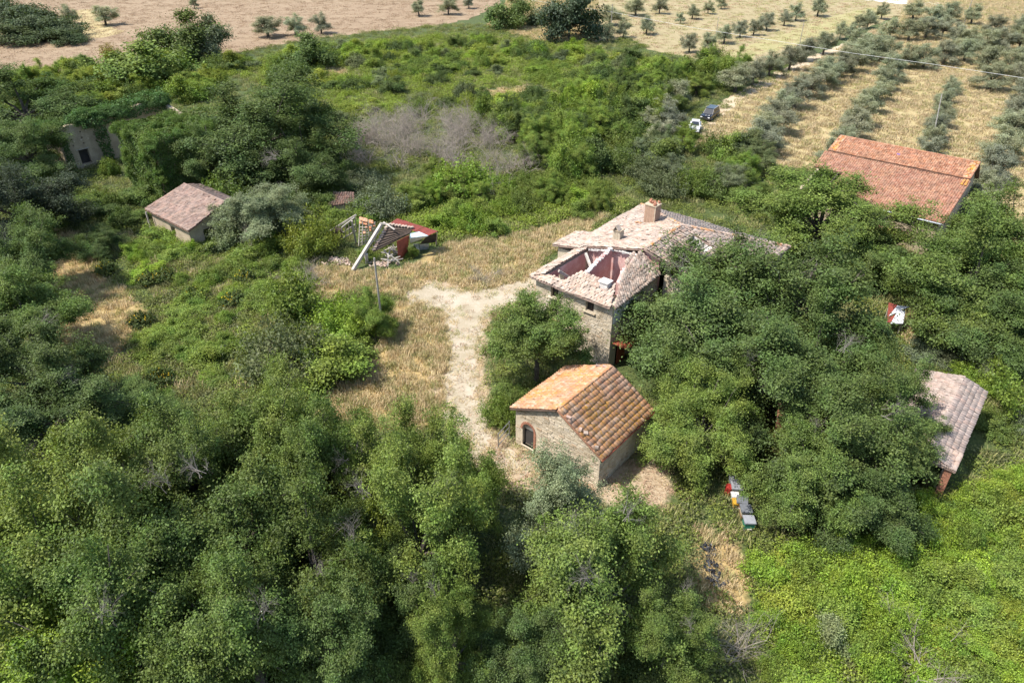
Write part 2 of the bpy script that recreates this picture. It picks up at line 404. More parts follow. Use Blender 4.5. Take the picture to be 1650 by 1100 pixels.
sheet('green_strip', [(1145, 95), (1185, 100), (1290, 72), (1440, 22), (1400, 12), (1330, 30), (1290, 45), (1200, 75)], .018, M['green_strip'], 'greener strip of short grass in the mown field', .5, 2, 'grass patch')
GROVE = [(1120, 235), (1160, 180), (1290, 110), (1445, 30), (1480, -20), (1800, -20), (1900, 330), (1640, 480), (1560, 330), (1440, 300), (1330, 280), (1240, 265), (1180, 235)]
sheet('olive_grove_grass', GROVE, .006, M['golden_grass'], 'golden dry grass between the rows of the olive grove', .6, 2, 'field')
sheet('dirt_track', [(1118, 212), (1138, 180), (1200, 142), (1290, 98), (1380, 62), (1450, 28), (1458, 32), (1390, 70), (1300, 108), (1215, 152), (1165, 186), (1135, 215)], .024, M['dirt'], 'narrow dirt track running along the olive grove', .25, 1.2, 'track')
sheet('far_road', [(1330, -6), (1375, -2), (1450, 7), (1520, 12), (1520, 5), (1450, 0), (1375, -10)], .03, M['road'], 'pale road across the top right corner', .2, 2, 'road')

# ------------------------------------------------------------------ roofs of tiles
def tile_shape(w, L, h, lip=.03):
    """a barrel tile: arched along its length, lower end towards -y"""
    xs = [-.53 * w, -.27 * w, .27 * w, .53 * w]; zs = [0, h, h, 0]
    v = [(xs[k], 0, zs[k] + lip) for k in range(4)] + [(xs[k] * .8, L, zs[k] * .8) for k in range(4)] + [(xs[k], 0, zs[k] * .3 - .01) for k in range(4)]
    f = [(k, k + 1, k + 5, k + 4) for k in range(3)] + [(k + 8, k + 9, k + 1, k) for k in range(3)]
    return np.array(v), np.array(f)

def roof_frame(e0, e1, r0, r1):
    e0, e1, r0, r1 = map(Vector, (e0, e1, r0, r1))
    S = ((r0 + r1) / 2 - (e0 + e1) / 2); L = S.length
    return e0, e1, r0, r1, L

def tile_places(e0, e1, r0, r1, w=.25, c=.36, jit=1.0, skip=None):
    e0, e1, r0, r1, L = roof_frame(e0, e1, r0, r1)
    rows = max(1, int(round(L / c))); out = []
    for i in range(rows):
        t0 = i / rows; a, b = e0.lerp(r0, t0), e1.lerp(r1, t0)
        W = (b - a).length; cols = max(1, int(W / w))
        if W < w * .6: continue
        up = ((r0 + r1) / 2 - (e0 + e1) / 2).normalized(); ac = (b - a).normalized(); nr = ac.cross(up).normalized()
        if nr.z < 0: nr = -nr
        ac = up.cross(nr).normalized()
        for j in range(cols):
            s = (j + .5) / cols
            p = a.lerp(b, s) + nr * (.025 + .025 * math.sin(s * 7 + t0 * 5) * math.sin(t0 * 6 - s * 3)) * jit
            if skip and skip(s, t0, p): continue
            m = Matrix((ac, up, nr)).transposed() @ Euler((random.gauss(0, .03) * jit, random.gauss(0, .03) * jit, random.gauss(0, .05) * jit)).to_matrix()
            M4 = m.to_4x4(); M4.translation = p + nr * (.02 + abs(random.gauss(0, .012)) * jit) + up * random.gauss(0, .015) * jit
            out.append(M4)
    return out

def tiles_mesh(name, places, mat, w=.25, L=.42, h=.075):
    v, f = tile_shape(w, L, h); n = len(places)
    Ms = np.array([np.array(p) for p in places])
    VV = np.einsum('nij,vj->nvi', Ms[:, :3, :3], v) + Ms[:, None, :3, 3]
    FF = (f[None] + (np.arange(n) * len(v))[:, None, None])
    return np_mesh(name, VV.reshape(-1, 3), FF.reshape(-1, 4), mat=mat)

def tiled(parent, quads, mat, w=.25, c=.36, h=.06, jit=1.0, skip=None, th=.12, deck=True, deck_mat=None, name='roof', label=None):
    """roof deck with its tiles (too many and too small to pick apart: one joined part)"""
    pl = []; mb = MB()
    for q in quads:
        pl += tile_places(*q, w=w, c=c, jit=jit, skip=skip)
        e0, e1, r0, r1 = map(Vector, q)
        pts = [e0, e1, r1, r0] if (r0 - r1).length > 1e-4 else [e0, e1, r0]
        mb.slab([p - Vector((0, 0, .015)) for p in pts], th)
    rf = None
    if deck: rf = mb.build(name, deck_mat or (M['tile_brown'] if mat in (M['tile_pale'], M['tile_pink']) else M['tile_dark']), parent)  # dark deck colour puts shade into the channels between tiles
    t = link('roof_tiles', tiles_mesh('roof_tiles', pl, mat, w, c + .06, h), rf or parent)
    t['kind'] = 'stuff'
    return rf

def stones(parent, origin, ax, nrm, outer, holes=(), hm=.17, lm=.34, mat=None, dens=1.0, name='stone'):
    """rubble stones set proud of a wall face"""
    V = []; F = []; ax, nrm, origin = Vector(ax), Vector(nrm), Vector(origin)
    zs = [p[1] for p in outer]; ss = [p[0] for p in outer]
    z = min(zs)
    while z < max(zs):
        h = hm * random.uniform(.6, 1.35); s = min(ss) - random.uniform(0, lm)
        while s < max(ss):
            w = lm * random.uniform(.5, 1.4); cs, cz = s + w / 2, z + h / 2 + random.gauss(0, .02)
            ok = all(bool(pip(outer, np.array([a]), np.array([b]))[0]) for a in (cs - w * .4, cs + w * .4) for b in (cz - h * .4, cz + h * .4))
            for hl in holes:
                if any(bool(pip(hl, np.array([a]), np.array([b]))[0]) for a in (cs - w * .45, cs, cs + w * .45) for b in (cz - h * .45, cz + h * .45)): ok = False
            if ok and random.random() < dens:
                pr = random.uniform(.006, .04); b0 = len(V)
                for k, (a, b) in enumerate(((-1, -1), (1, -1), (1, 1), (-1, 1))):
                    g1, g2 = random.uniform(.78, .98), random.uniform(.74, .98)
                    V.append(origin + ax * (cs + a * w * .5 * g1) + Vector((0, 0, cz + b * h * .5 * g2)) - nrm * .03)
                for k, (a, b) in enumerate(((-1, -1), (1, -1), (1, 1), (-1, 1))):
                    g1, g2 = random.uniform(.68, .92), random.uniform(.62, .9)
                    V.append(origin + ax * (cs + a * w * .5 * g1) + Vector((0, 0, cz + b * h * .5 * g2)) + nrm * pr)
                F += [(b0 + 4, b0 + 5, b0 + 6, b0 + 7)] + [(b0 + k, b0 + (k + 1) % 4, b0 + 4 + (k + 1) % 4, b0 + 4 + k) for k in range(4)]
            s += w
        z += h
    me = bpy.data.meshes.new(name); me.from_pydata([tuple(v) for v in V], [], F); me.materials.append(mat or M['stone']); me.update()
    o = link('stones', me, parent); o['kind'] = 'stuff'; return o

RZ = -AZ      # every building here stands on the same axes: local x to the lower right, local y to the upper right
UX, UY = Vector((1, 0, 0)), Vector((0, 1, 0))

# ---- small stone barn
def make_barn():
    p = ground_at(831, 714); b = empty('stone_barn', p, RZ)
    tag(b, 'small stone barn with orange lichened tile roof and arched window in its gable', 'barn')
    W, D, e0, e1, rx, rz_ = 7.2, 6.2, 3.3, 3.0, 3.75, 5.05
    ac, aw, sill, spring = 1.15, .52, .34, 1.8
    arch = [(ac - aw, sill), (ac + aw, sill)] + [(ac + aw * math.cos(t), spring + aw * 1.15 * math.sin(t)) for t in np.linspace(0, math.pi, 11)]
    gable = [(0, -.3), (W, -.3), (W, e1), (rx, rz_), (0, e0)]
    wall_sheet(gable, [arch], (0, 0, 0), UX, -UY, .5).build('wall', M['mortar'], b)['label'] = 'gable wall with the arched window'
    wall_sheet(gable, [], (0, D, 0), UX, UY, .5).build('wall', M['mortar'], b)
    wall_sheet([(.5, -.3), (D - .5, -.3), (D - .5, e0), (.5, e0)], [], (0, 0, 0), UY, -UX, .5).build('wall', M['mortar'], b)
    sw = wall_sheet([(.5, -.3), (D - .5, -.3), (D - .5, e1), (.5, e1)], [], (W, 0, 0), UY, UX, .5).build('wall', M['mortar'], b)
    stones(b, (0, 0, 0), UX, -UY, gable, [[(ac - aw - .16, sill - .05), (ac + aw + .16, sill - .05), (ac + aw + .16, spring + .8), (ac - aw - .16, spring + .8)]], .19, .4, dens=.9)
    stones(b, (W, 0, 0), UY, UX, [(0, 0), (D, 0), (D, e1), (0, e1)], [], .19, .4, dens=.9)
    w = empty('window', (0, 0, 0)); w.parent = b
    lin = MB().box((ac, .24, 1.3), (2 * aw + .1, .04, 2.4)); lin.build('opening_shade', M['dark_room'], w)  # near-black panel, paints the shade inside the arch
    for t0, t1 in zip(np.linspace(-.05, math.pi + .05, 14)[:-1], np.linspace(-.05, math.pi + .05, 14)[1:]):   # brick arch
        q = [(ac + r * math.cos(t), spring + r * 1.12 * math.sin(t)) for r, t in ((aw + .005, t0 + .02), (aw + .17, t0 + .02), (aw + .17, t1 - .02), (aw + .005, t1 - .02))]
        MB().hexa([(x, y, z) for y in (-.045, .12) for x, z in q]).build('brick', M['brick'], w)
    for k in range(12):
        z = sill + .06 + k * .115
        MB().box((ac + aw + .07 + .02 * (k % 2), .03, z), (.14 + .05 * (k % 2), .16, .1)).build('brick', M['brick'], w)
    MB().box((ac, .05, sill - .04), (1.2, .3, .08)).build('sill', M['stone'], w)
    MB().box((ac, .17, 2.06), (2 * aw, .05, .55)).build('boarded_top', M['grey_metal'], w)
    # right slope: every tile its own piece
    oh = .32; m1 = (rz_ - e1) / (W - rx); m0 = (rz_ - e0) / rx; zt = .1
    f = lambda x: (rz_ - (x - rx) * m1 if x > rx else rz_ - (rx - x) * m0) + zt
    y0, y1 = -.28, D + .25
    deck = MB().slab([(W + oh, y0, f(W + oh) - .03), (W + oh, y1, f(W + oh) - .03), (rx, y1, f(rx) - .03), (rx, y0, f(rx) - .03)], .09).build('roof', M['tile_red'], b)
    # low course ribs under the tiles read as shadow lines; the tiles themselves
    tme = np_mesh('tile', *tile_shape(.29, .5, .02, .055), mat=M['tile_barn'])
    pl = tile_places((W + oh, y0, f(W + oh)), (W + oh, y1, f(W + oh)), (rx + .1, y0, f(rx + .1)), (rx + .1, y1, f(rx + .1)), w=.275, c=.40, jit=1.0)
    for k, m in enumerate(pl[:300]):
        t = link('tile', tme, deck); t.matrix_local = m
    if len(pl) > 300:
        t = link('roof_tiles', tiles_mesh('roof_tiles', pl[300:], M['tile_barn'], .29, .5, .05), deck); t['kind'] = 'stuff'
    tiled(b, [((-oh, y1, f(-oh)), (-oh, y0, f(-oh)), (rx - .1, y1, f(rx - .1)), (rx - .1, y0, f(rx - .1)))], M['tile_barn'], w=.25, c=.36)
    for k in range(14):          # ridge tiles
        y = y0 + .2 + k * .45
        MB().tube([(rx, y, f(rx) + .03), (rx, y + .5, f(rx) + .0)], [.15, .13], 8).build('ridge_tile', M['tile_barn'], b)
    for x, y in ((rx + .8, y0 + .22), (rx + 1.75, y0 + .3), (rx + 2.1, y0 + .42), (rx + 3.1, y0 + .3), (rx - 1, D - .1), (rx - .4, D - .2)):
        MB().box((x, y, f(x) + .17), (random.uniform(.22, .38), random.uniform(.16, .28), .13), rot=Euler((.1, .25, random.random() * 3)).to_matrix()).build('roof_stone', M['tile_pale'], b)
    MB().tube([(W + oh + .05, y0, f(W + oh) - .02), (W + oh + .05, y1, f(W + oh) - .02)], .06, 8).build('gutter', M['rusty_door'], b)
    # eave fascia of rusty boards on the right side
    for k in range(8):
        MB().box((W + .03, .5 + k * .7, e1 - .42), (.05, .66, .7)).build('fascia_board', M['rusty_door'], b)
    return b
barn = make_barn()

# ---- ruined farmhouse
def make_house():
    p = ground_at(864, 443, 6.3); p.z = 0
    h = empty('ruined_farmhouse', p, RZ)
    tag(h, 'large stone farmhouse with pale tile roof partly fallen in and pink open rooms', 'house')
    E = 6.2; RXr = 6.5; RZr = 8.15
    def wall(o, i, org, ax, nr, th=.55, mat='mortar', st=True, lab=None):
        w = wall_sheet(o, i, org, ax, nr, th).build('wall', M[mat], h)
        if lab: w['label'] = lab
        if st: stones(h, org, ax, nr, o, [[(q[0][0] - .2, q[0][1] - .1), (q[1][0] + .2, q[0][1] - .1), (q[1][0] + .2, q[2][1] + .25), (q[0][0] - .2, q[2][1] + .25)] for q in i], .2, .42, dens=.95)
        return w
    rect = lambda s0, z0, s1, z1: [(s0, z0), (s1, z0), (s1, z1), (s0, z1)]
    wins = [rect(5.2, 4.8, 6.0, 5.85), rect(1.6, 4.8, 2.4, 5.85), rect(1.6, 1.2, 2.5, 2.5)]
    wall(rect(0, -.3, 7.8, E), wins, (0, 0, 0), UX, -UY, lab='front wall with small windows')
    wall(rect(.55, -.3, 7, E), [rect(2.5, 4.3, 3.4, 5.5)], (0, 0, 0), UY, -UX, lab='left wall of the roofless rooms')
    wall(rect(.55, -.3, 7, E), [rect(1.0, .0, 2.2, 2.3)], (7.8, 0, 0), UY, UX)
    wall(rect(7, -.3, 19, E), [rect(9, 4.2, 10, 5.5), rect(14, 4.2, 15, 5.5)], (-1, 0, 0), UY, -UX)
    wall(rect(7, -.3, 19, E), [], (14, 0, 0), UY, UX)
    wall(rect(-.4, -.3, 13.4, E), [], (0, 19, 0), UX, UY, st=False)
    wall(rect(8.4, -.3, 13.4, E), [], (0, 7, 0), UX, -UY)
    for q in wins:
        w = empty('window', (0, 0, 0)); w.parent = h
        cx, z0, z1 = (q[0][0] + q[1][0]) / 2, q[0][1], q[2][1]
        MB().box((cx, .30, z0 + .05), (.9, .06, .1)).box((cx, .30, z1 - .05), (.9, .06, .1)).box((cx - .41, .30, (z0 + z1) / 2), (.08, .06, z1 - z0)).box((cx + .41, .30, (z0 + z1) / 2), (.08, .06, z1 - z0)).box((cx, .30, (z0 + z1) / 2), (.06, .06, z1 - z0)).build('window_frame', M['dark_timber'], w)
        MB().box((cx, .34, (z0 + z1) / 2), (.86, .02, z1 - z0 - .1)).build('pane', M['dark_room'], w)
        MB().box((cx, -.03, z1 + .09), (1.3, .14, .16)).build('lintel', M['brick'], w)
        MB().box((cx, -.06, z0 - .05), (1.2, .2, .1)).build('sill', M['stone'], w)
    # upper floor of the open rooms, with the pink plastered inner faces
    MB().box((4.0, 3.55, 3.0), (6.6, 6.0, .2)).build('floor', M['old_timber'], h)
    pk = lambda s, z, org, ax, nr, th=.03: wall_sheet(s, z, org, ax, nr, th).build('inner_wall', M['plaster_pink'], h)
    pk(rect(.56, 3.1, 6.6, E - .02), [rect(2.5, 4.3, 3.4, 5.5)], (.58, 0, 0), UY, UX)
    pk(rect(.6, 3.1, 7.2, E - .02), [wins[0], wins[1]], (0, .58, 0), UX, UY)
    pk(rect(.6, 3.1, 6.6, E - .02), [], (7.21, 0, 0), UY, -UX)
    wall_sheet([(.0, 3.1), (7.2, 3.1), (7.2, 7.9), (6.4, 8.0), (4.7, 7.3), (3.2, 7.2), (1.3, 6.75), (0, 6.3)], [rect(1.3, 3.12, 2.3, 5.3)], (.58, 7, 0), UX, -UY, .4).build('inner_wall', M['plaster_pink'], h)['label'] = 'back wall of the open rooms'
    wall_sheet([(1.0, 3.1), (6.6, 3.1), (6.6, 7.35), (5.2, 7.1), (3.2, 6.5), (1.8, 6.2), (1.0, 5.9)], [], (3.3, 0, 0), UY, UX, .3).build('inner_wall', M['plaster_pink'], h)['label'] = 'sloping partition between the two open rooms'
    wall_sheet([(3.6, 3.1), (6.6, 3.1), (6.6, 7.6), (5.2, 7.45), (4.1, 6.7), (3.6, 6.1)], [], (5.75, 0, 0), UY, -UX, .3).build('inner_wall', M['plaster_pink'], h)
    cap = MB()      # pale broken wall crests
    for a, b_ in (((3.17, 1.0, 5.9), (3.17, 3.2, 6.5)), ((3.17, 3.2, 6.5), (3.17, 6.6, 7.35)), ((.6, 6.85, 6.35), (3.8, 6.85, 7.22)), ((3.8, 6.85, 7.22), (5.3, 6.85, 7.35)), ((5.9, 4.1, 6.72), (5.9, 6.6, 7.62))):
        a, b_ = Vector(a), Vector(b_); n = int((b_ - a).length / .35)
        for k in range(n):
            c = a.lerp(b_, (k + .5) / n); cap.box(c + Vector((random.gauss(0, .03), random.gauss(0, .03), .02)), (.36, .36, random.uniform(.06, .2)), rz=random.random())
    cp = cap.build('wall_crest', M['plaster_white'], h); cp['kind'] = 'stuff'
    for a, b_ in (((.9, 2.0, 6.2), (2.6, 5.2, 3.3)), ((2.7, 2.2, 6.4), (1.0, 5.0, 3.3)), ((1.2, 5.6, 6.6), (2.9, 4.4, 5.6)), ((2.2, 3.4, 3.3), (2.5, 5.6, 6.5))):
        MB().beam(a, b_, .2, .22).build('fallen_beam', M['white_timber'], h)
    rub = MB()
    for k in range(130):
        x, y = random.uniform(.8, 7), random.uniform(.8, 6.4)
        rub.box((x, y, 3.12 + random.uniform(0, .2)), (random.uniform(.1, .4), random.uniform(.1, .4), random.uniform(.05, .25)), rot=Euler((random.random(), random.random(), random.random() * 6)).to_matrix())
    o = rub.build('rubble', M['tile_pale'], h); o['kind'] = 'stuff'
    # roof slopes of the main block
    ov = .4; zx = lambda x: RZr - abs(x - RXr) / (RXr + 1) * (RZr - E) + .06
    pl_ = (-1 - ov, 6.6, zx(-1 - ov)); pf = (-1 - ov, 19 + ov, zx(-1 - ov)); pk_ = (RXr, 13, RZr + .06)
    T = dict(w=.27, c=.38, jit=1.7, h=.045)
    tiled(h, [((-1 - ov, 13, zx(-1.4)), (-1 - ov, 6.7, zx(-1.4)), (RXr, 13, RZr + .06), (RXr, 6.7, RZr + .06)),
              (pf, (-1 - ov, 13, zx(-1.4)), pk_, pk_)], M['tile_pale'], **T)['label'] = 'left slope of the roof'
    tiled(h, [((14 + ov, 19 + ov, zx(14.4)), pf, pk_, pk_)], M['tile_pale'], **T)['label'] = 'far hip of the roof'
    hole = lambda s, t, p: ((p.x - 8.9) ** 2 / 1.0 + (p.y - 11.8) ** 2 / .9 < 1) or ((p.x - 11.5) ** 2 / 2 + (p.y - 9.8) ** 2 / 2.5 < 1)
    # right slope in strips that leave two holes in deck and tiles
    def strip(y0, y1, x0, x1): return ((x1, y0, zx(x1)), (x1, y1, zx(x1)), (x0, y0, zx(x0)), (x0, y1, zx(x0)))
    tiled(h, [strip(12.6, 13, RXr, 14.4), strip(11.0, 12.6, RXr, 8.0), strip(11.0, 12.6, 10.0, 14.4), strip(9, 11.0, RXr, 10.6), strip(9, 11, 13, 14.4), strip(6.6, 9, RXr, 14.4),
              ((14 + ov, 13, zx(14.4)), (14 + ov, 19 + ov, zx(14.4)), pk_, pk_)], M['tile_pale'], **T)['label'] = 'right slope of the roof with two holes'
    wall_sheet(rect(10.9, 6, 12.8, 7.3), [], (9.6, 0, 0), UY, -UX, .3).build('inner_wall', M['plaster_white'], h)
    wall_sheet([(7.2, 6.0), (10.2, 6.0), (9.4, 7.3), (8.2, 7.75), (7.2, 7.9)], [], (0, 12.5, 0), UX, -UY, .2).build('inner_wall', M['plaster_white'], h)
    for k in range(3):
        MB().beam((8.2 + .6 * k, 10.9, zx(8.2 + .6 * k) - .12), (8.5 + .5 * k, 12.7, zx(8.4 + .6 * k) - .1), .1, .12).build('rafter', M['white_timber'], h)
    MB().box((10.7, 12.9, 5.0), (6.5, .2, 2.4)).build('inner_wall', M['plaster_white'], h)
    MB().box((11.4, 10.2, 4.6), (4.6, 4.8, .2)).build('attic_floor', M['plaster_white'], h)
    # what is left of the front roof
    hz = lambda y: E + .05 + y * .3
    fh = lambda s, t, p: (p.x - 6.0) ** 2 / .4 + (p.y - 1.5) ** 2 / .4 < 1
    tiled(h, [((2.3, -.45, hz(-.45)), (7.75, -.45, hz(-.45)), (3.3, 2.0, hz(2.0)), (6.6, 2.0, hz(2.0)))], M['tile_pale'], skip=fh, th=.1, **T)['label'] = 'remnant of the front roof slope'
    tiled(h, [((8.2, -.4, hz(-.45)), (8.2, 6.6, hz(.6)), (6.55, 3.2, hz(3.2)), (6.0, 6.6, RZr - .2))], M['tile_pale'], th=.1, **T)['label'] = 'remnant of the right front slope'
    tiled(h, [((-.35, -.4, hz(-.3)), (2.3, -.45, hz(-.3)), (.3, .55, hz(.3)), (2.4, .55, hz(.3))), ((-.4, 6.7, E + .02), (-.4, -.4, E + .02), (.65, 6.7, E + .35), (.65, .3, E + .3))], M['tile_pale'], th=.1, **T)['label'] = 'tile coping on the left and front walls'
    tiled(h, [((7.6, 3.4, 6.5), (7.6, 6.6, 6.6), (5.6, 5.0, 7.4), (5.4, 6.6, 7.7))], M['tile_pale'], th=.1, **T)
    db = MB().box((6.0, 1.2, 6.75), (.75, .06, .7)).box((5.65, 1.5, 6.8), (.06, .6, .75)).box((6.35, 1.5, 6.8), (.06, .6, .75)).box((6.0, 1.5, 7.16), (.95, .85, .07))
    db.build('roof_hatch', M['plaster_white'], h)
    # side wing
    wall_sheet(rect(6.5, -.3, 9.8, 5.7), [], (-2.5, 0, 0), UY, -UX, .4).build('wing_wall', M['mortar'], h)
    wall_sheet(rect(-2.1, -.3, -1.0, 5.7), [], (0, 6.5, 0), UX, -UY, .4).build('wing_wall', M['mortar'], h)
    tiled(h, [((-2.95, 10.0, 5.95), (-2.95, 6.2, 5.95), (.2, 10.0, zx(.2) + .03), (.2, 6.2, zx(.2) + .03))], M['tile_pale'], **T)['label'] = 'roof of the low side wing'
    # ridges and hips
    def ridge(a, b_):
        a, b_ = Vector(a), Vector(b_); n = int((b_ - a).length / .42)
        for k in range(n):
            p0, p1 = a.lerp(b_, k / n), a.lerp(b_, (k + 1.1) / n)
            MB().tube([p0 + Vector((0, 0, .1)), p1 + Vector((0, 0, .07))], [.17, .14], 8).build('ridge_tile', M['tile_barn' if random.random() < .2 else 'tile_pale'], h)
    ridge((RXr, 6.7, RZr + .06), pk_); ridge(pk_, pf); ridge(pk_, (14.4, 19.4, zx(14.4)))
    # chimneys
    def chimney(x, y, w, d, ht, broken):
        c = empty('chimney', (x, y, zx(x) - .2)); c.parent = h
        st = MB(); n = 0
        MB().box((0, 0, ht / 2), (w, d, ht)).build('stack', M['mortar'], c)
        for z in np.arange(.1, ht - .05, .12):
            for sx in np.arange(-w / 2, w / 2 - .1, .26):
                for yy in (-d / 2, d / 2): st.box((sx + .12, yy, z), (.23, .05, .09))
            for sy in np.arange(-d / 2, d / 2 - .1, .26):
                for xx in (-w / 2, w / 2): st.box((xx, sy + .12, z), (.05, .23, .09))
        o = st.build('bricks', M['old_brick' if broken else 'mortar'], c); o['kind'] = 'stuff'
        MB().box((0, 0, ht + .04), (w + .16, d + .16, .1)).build('chimney_cap', M['plaster_beige'], c)
        if broken:
            for k in range(12):
                MB().box((random.uniform(-w / 2, w / 2), random.uniform(-d / 2, d / 2), ht + .2), (.25, .14, .25), rot=Euler((random.random(), random.random(), random.random() * 6)).to_matrix()).build('brick', M['brick'], c)
            for k in range(10): MB().box((random.uniform(-1.2, 1.4), random.uniform(-.9, -.5), .12), (.36, .22, .1), rz=random.random() * 3).build('fallen_tile', M['tile_barn'], c)
        else:
            MB().beam((-.3, -.25, ht + .1), (0, -.25, ht + .55), .5, .06).beam((.3, -.25, ht + .1), (0, -.25, ht + .55), .5, .06).build('tile_cowl', M['tile_pale'], c)
    chimney(2.9, 13.9, 1.1, .95, 2.0, True); chimney(2.5, 8.7, .7, .6, 1.2, False)
    wall_sheet([(.15, 4.3), (4.2, 4.9), (3.2, 6.1), (.15, 6.1)], [], (7.86, 0, 0), UY, UX, .05).build('plaster_patch', M['plaster_white'], h)
    # red gate leaf beside the corner
    d = empty('door', (7.9, 1.0, 0)); d.parent = h
    for k in range(5): MB().box((.05 + .0 * k, .14 + k * .25, 1.15), (.06, .24, 2.3)).build('plank', M['rusty_door'], d)
    for z in (.4, 1.9): MB().box((.09, .63, z), (.04, 1.2, .12)).build('brace', M['rusty_door'], d)
    MB().box((8.6, 1.4, 2.55), (1.5, 2.4, .06)).build('porch_sheet', M['rusty_door'], h)
    MB().box((9.2, 2.6, .6), (1.4, .5, 1.5)).build('low_wall', M['mortar'], h)
    MB().box((.55, -.12, 1.1), (.05, .05, 1.2)).build('downpipe', M['grey_metal'], h)
    return h
house = make_house()

def simple_box_walls(parent, x0, y0, x1, y1, z, mat, th=.35, doors=()):
    for (o, ax, nr, s0, s1, k) in (((x0, y0, 0), UX, -UY, 0, x1 - x0, 0), ((x0, y1, 0), UX, UY, 0, x1 - x0, 1), ((x0, y0, 0), UY, -UX, th, y1 - y0 - th, 2), ((x1, y0, 0), UY, UX, th, y1 - y0 - th, 3)):
        hs = [d[1] for d in doors if d[0] == k]
        wall_sheet([(s0, -.2), (s1, -.2), (s1, z), (s0, z)], hs, o, ax, nr, th).build('wall', mat, parent)

# ---- long barn at the right
def make_long_barn():
    p = ground_at(1332, 255, 5); p.z = 0
    b = empty('long_barn', p, RZ); tag(b, 'long barn with red orange tile roof beside the olive grove', 'barn')
    zr, zb, ze = 7.0, 6.0, 4.0
    y_e, y_b, y_r = -10.0, -.4, 3.2; W = 16
    simple_box_walls(b, .4, -9.6, W - .4, 6.6, 3.9, M['plaster_beige'])
    for x in (W - .4, .4):
        s = 1 if x > 1 else -1
        wall_sheet([(-9.6, 3.9), (6.6, 3.9), (y_r, zr - .15), (y_b, zb - .15)], [], (x, 0, 0), UY, UX * s, .3).build('gable', M['plaster_beige'], b)
    T = dict(w=.25, c=.36)
    tiled(b, [((0, y_b, zb + .12), (W, y_b, zb + .12), (0, y_r, zr), (W, y_r, zr))], M['tile_red'], **T)['label'] = 'upper roof slope'
    tiled(b, [((W, 7, 4.2), (0, 7, 4.2), (W, y_r, zr), (0, y_r, zr))], M['tile_red'], **T)
    tiled(b, [((0, -4.5, 5.1), (8.0, -4.5, 5.1), (-.3, y_b, zb - .1), (8.0, y_b, zb - .1)), ((8.0, y_e, ze), (W + .1, y_e, ze), (8.0, y_b, zb - .1), (W + .1, y_b, zb - .1)), ((3.5, y_e, ze), (8, y_e, ze), (3.5, -4.5, 5.1), (8, -4.5, 5.1))], M['tile_dusky'], **T)['label'] = 'lower roof slope of duskier tiles'
    for k in range(36):
        MB().tube([(.1 + k * .44, y_r, zr + .1), (.58 + k * .44, y_r, zr + .08)], [.16, .14], 8).build('ridge_tile', M['tile_red'], b)
    ly = MB()
    for x0 in (.15, W - .85):      # orange lichened verge tiles
        pl = tile_places((x0, y_b + .1, zb + .19), (x0 + .75, y_b + .1, zb + .19), (x0, y_r - .1, zr + .06), (x0 + .75, y_r - .1, zr + .06), w=.25, c=.36, skip=lambda s, t, p: random.random() < .3)
        o = link('verge_tiles', tiles_mesh('verge_tiles', pl, M['tile_barn'], .27, .42, .08), b); o['kind'] = 'stuff'
        for k in range(5): MB().box((x0 + .38, y_b + .5 + k * .7, zb + .36 + k * .195), (.32, .24, .16), rz=random.random()).build('roof_stone', M['tile_lichen'], b)
    pl = tile_places((W - .7, -1.8, 5.75), (W, -1.8, 5.75), (W - .7, y_b - .2, zb + .02), (W, y_b - .2, zb + .02))
    o = link('verge_tiles', tiles_mesh('verge_tiles', pl, M['tile_lichen'], .27, .42, .09), b); o['kind'] = 'stuff'
    MB().tube([(3.4, y_e - .1, ze - .05), (W + .1, y_e - .1, ze - .05)], .08, 8).build('gutter', M['galvanised'], b)
    MB().box((7.6, 1.6, 6.72), (.38, .3, .05), rot=Euler((.27, 0, 0)).to_matrix()).build('roof_patch', M['patch_blue'], b)
    # low lean-to in the shade below
    tiled(b, [((9.5, -18, 2.3), (12.2, -18, 2.3), (9.5, -12.2, 2.9), (14, -11.8, 2.9))], M['tile_red'], **T)['label'] = 'low brown lean-to roof'
    wall_sheet([(9.7, -.2), (12, -.2), (12, 2.2), (9.7, 2.2)], [], (0, -17.6, 0), UX, -UY, .3).build('wall', M['plaster_beige'], b)
    wall_sheet([(-17.3, -.2), (-12, -.2), (-12, 2.5), (-17.3, 2.2)], [], (12, 0, 0), UY, UX, .3).build('wall', M['plaster_beige'], b)
make_long_barn()

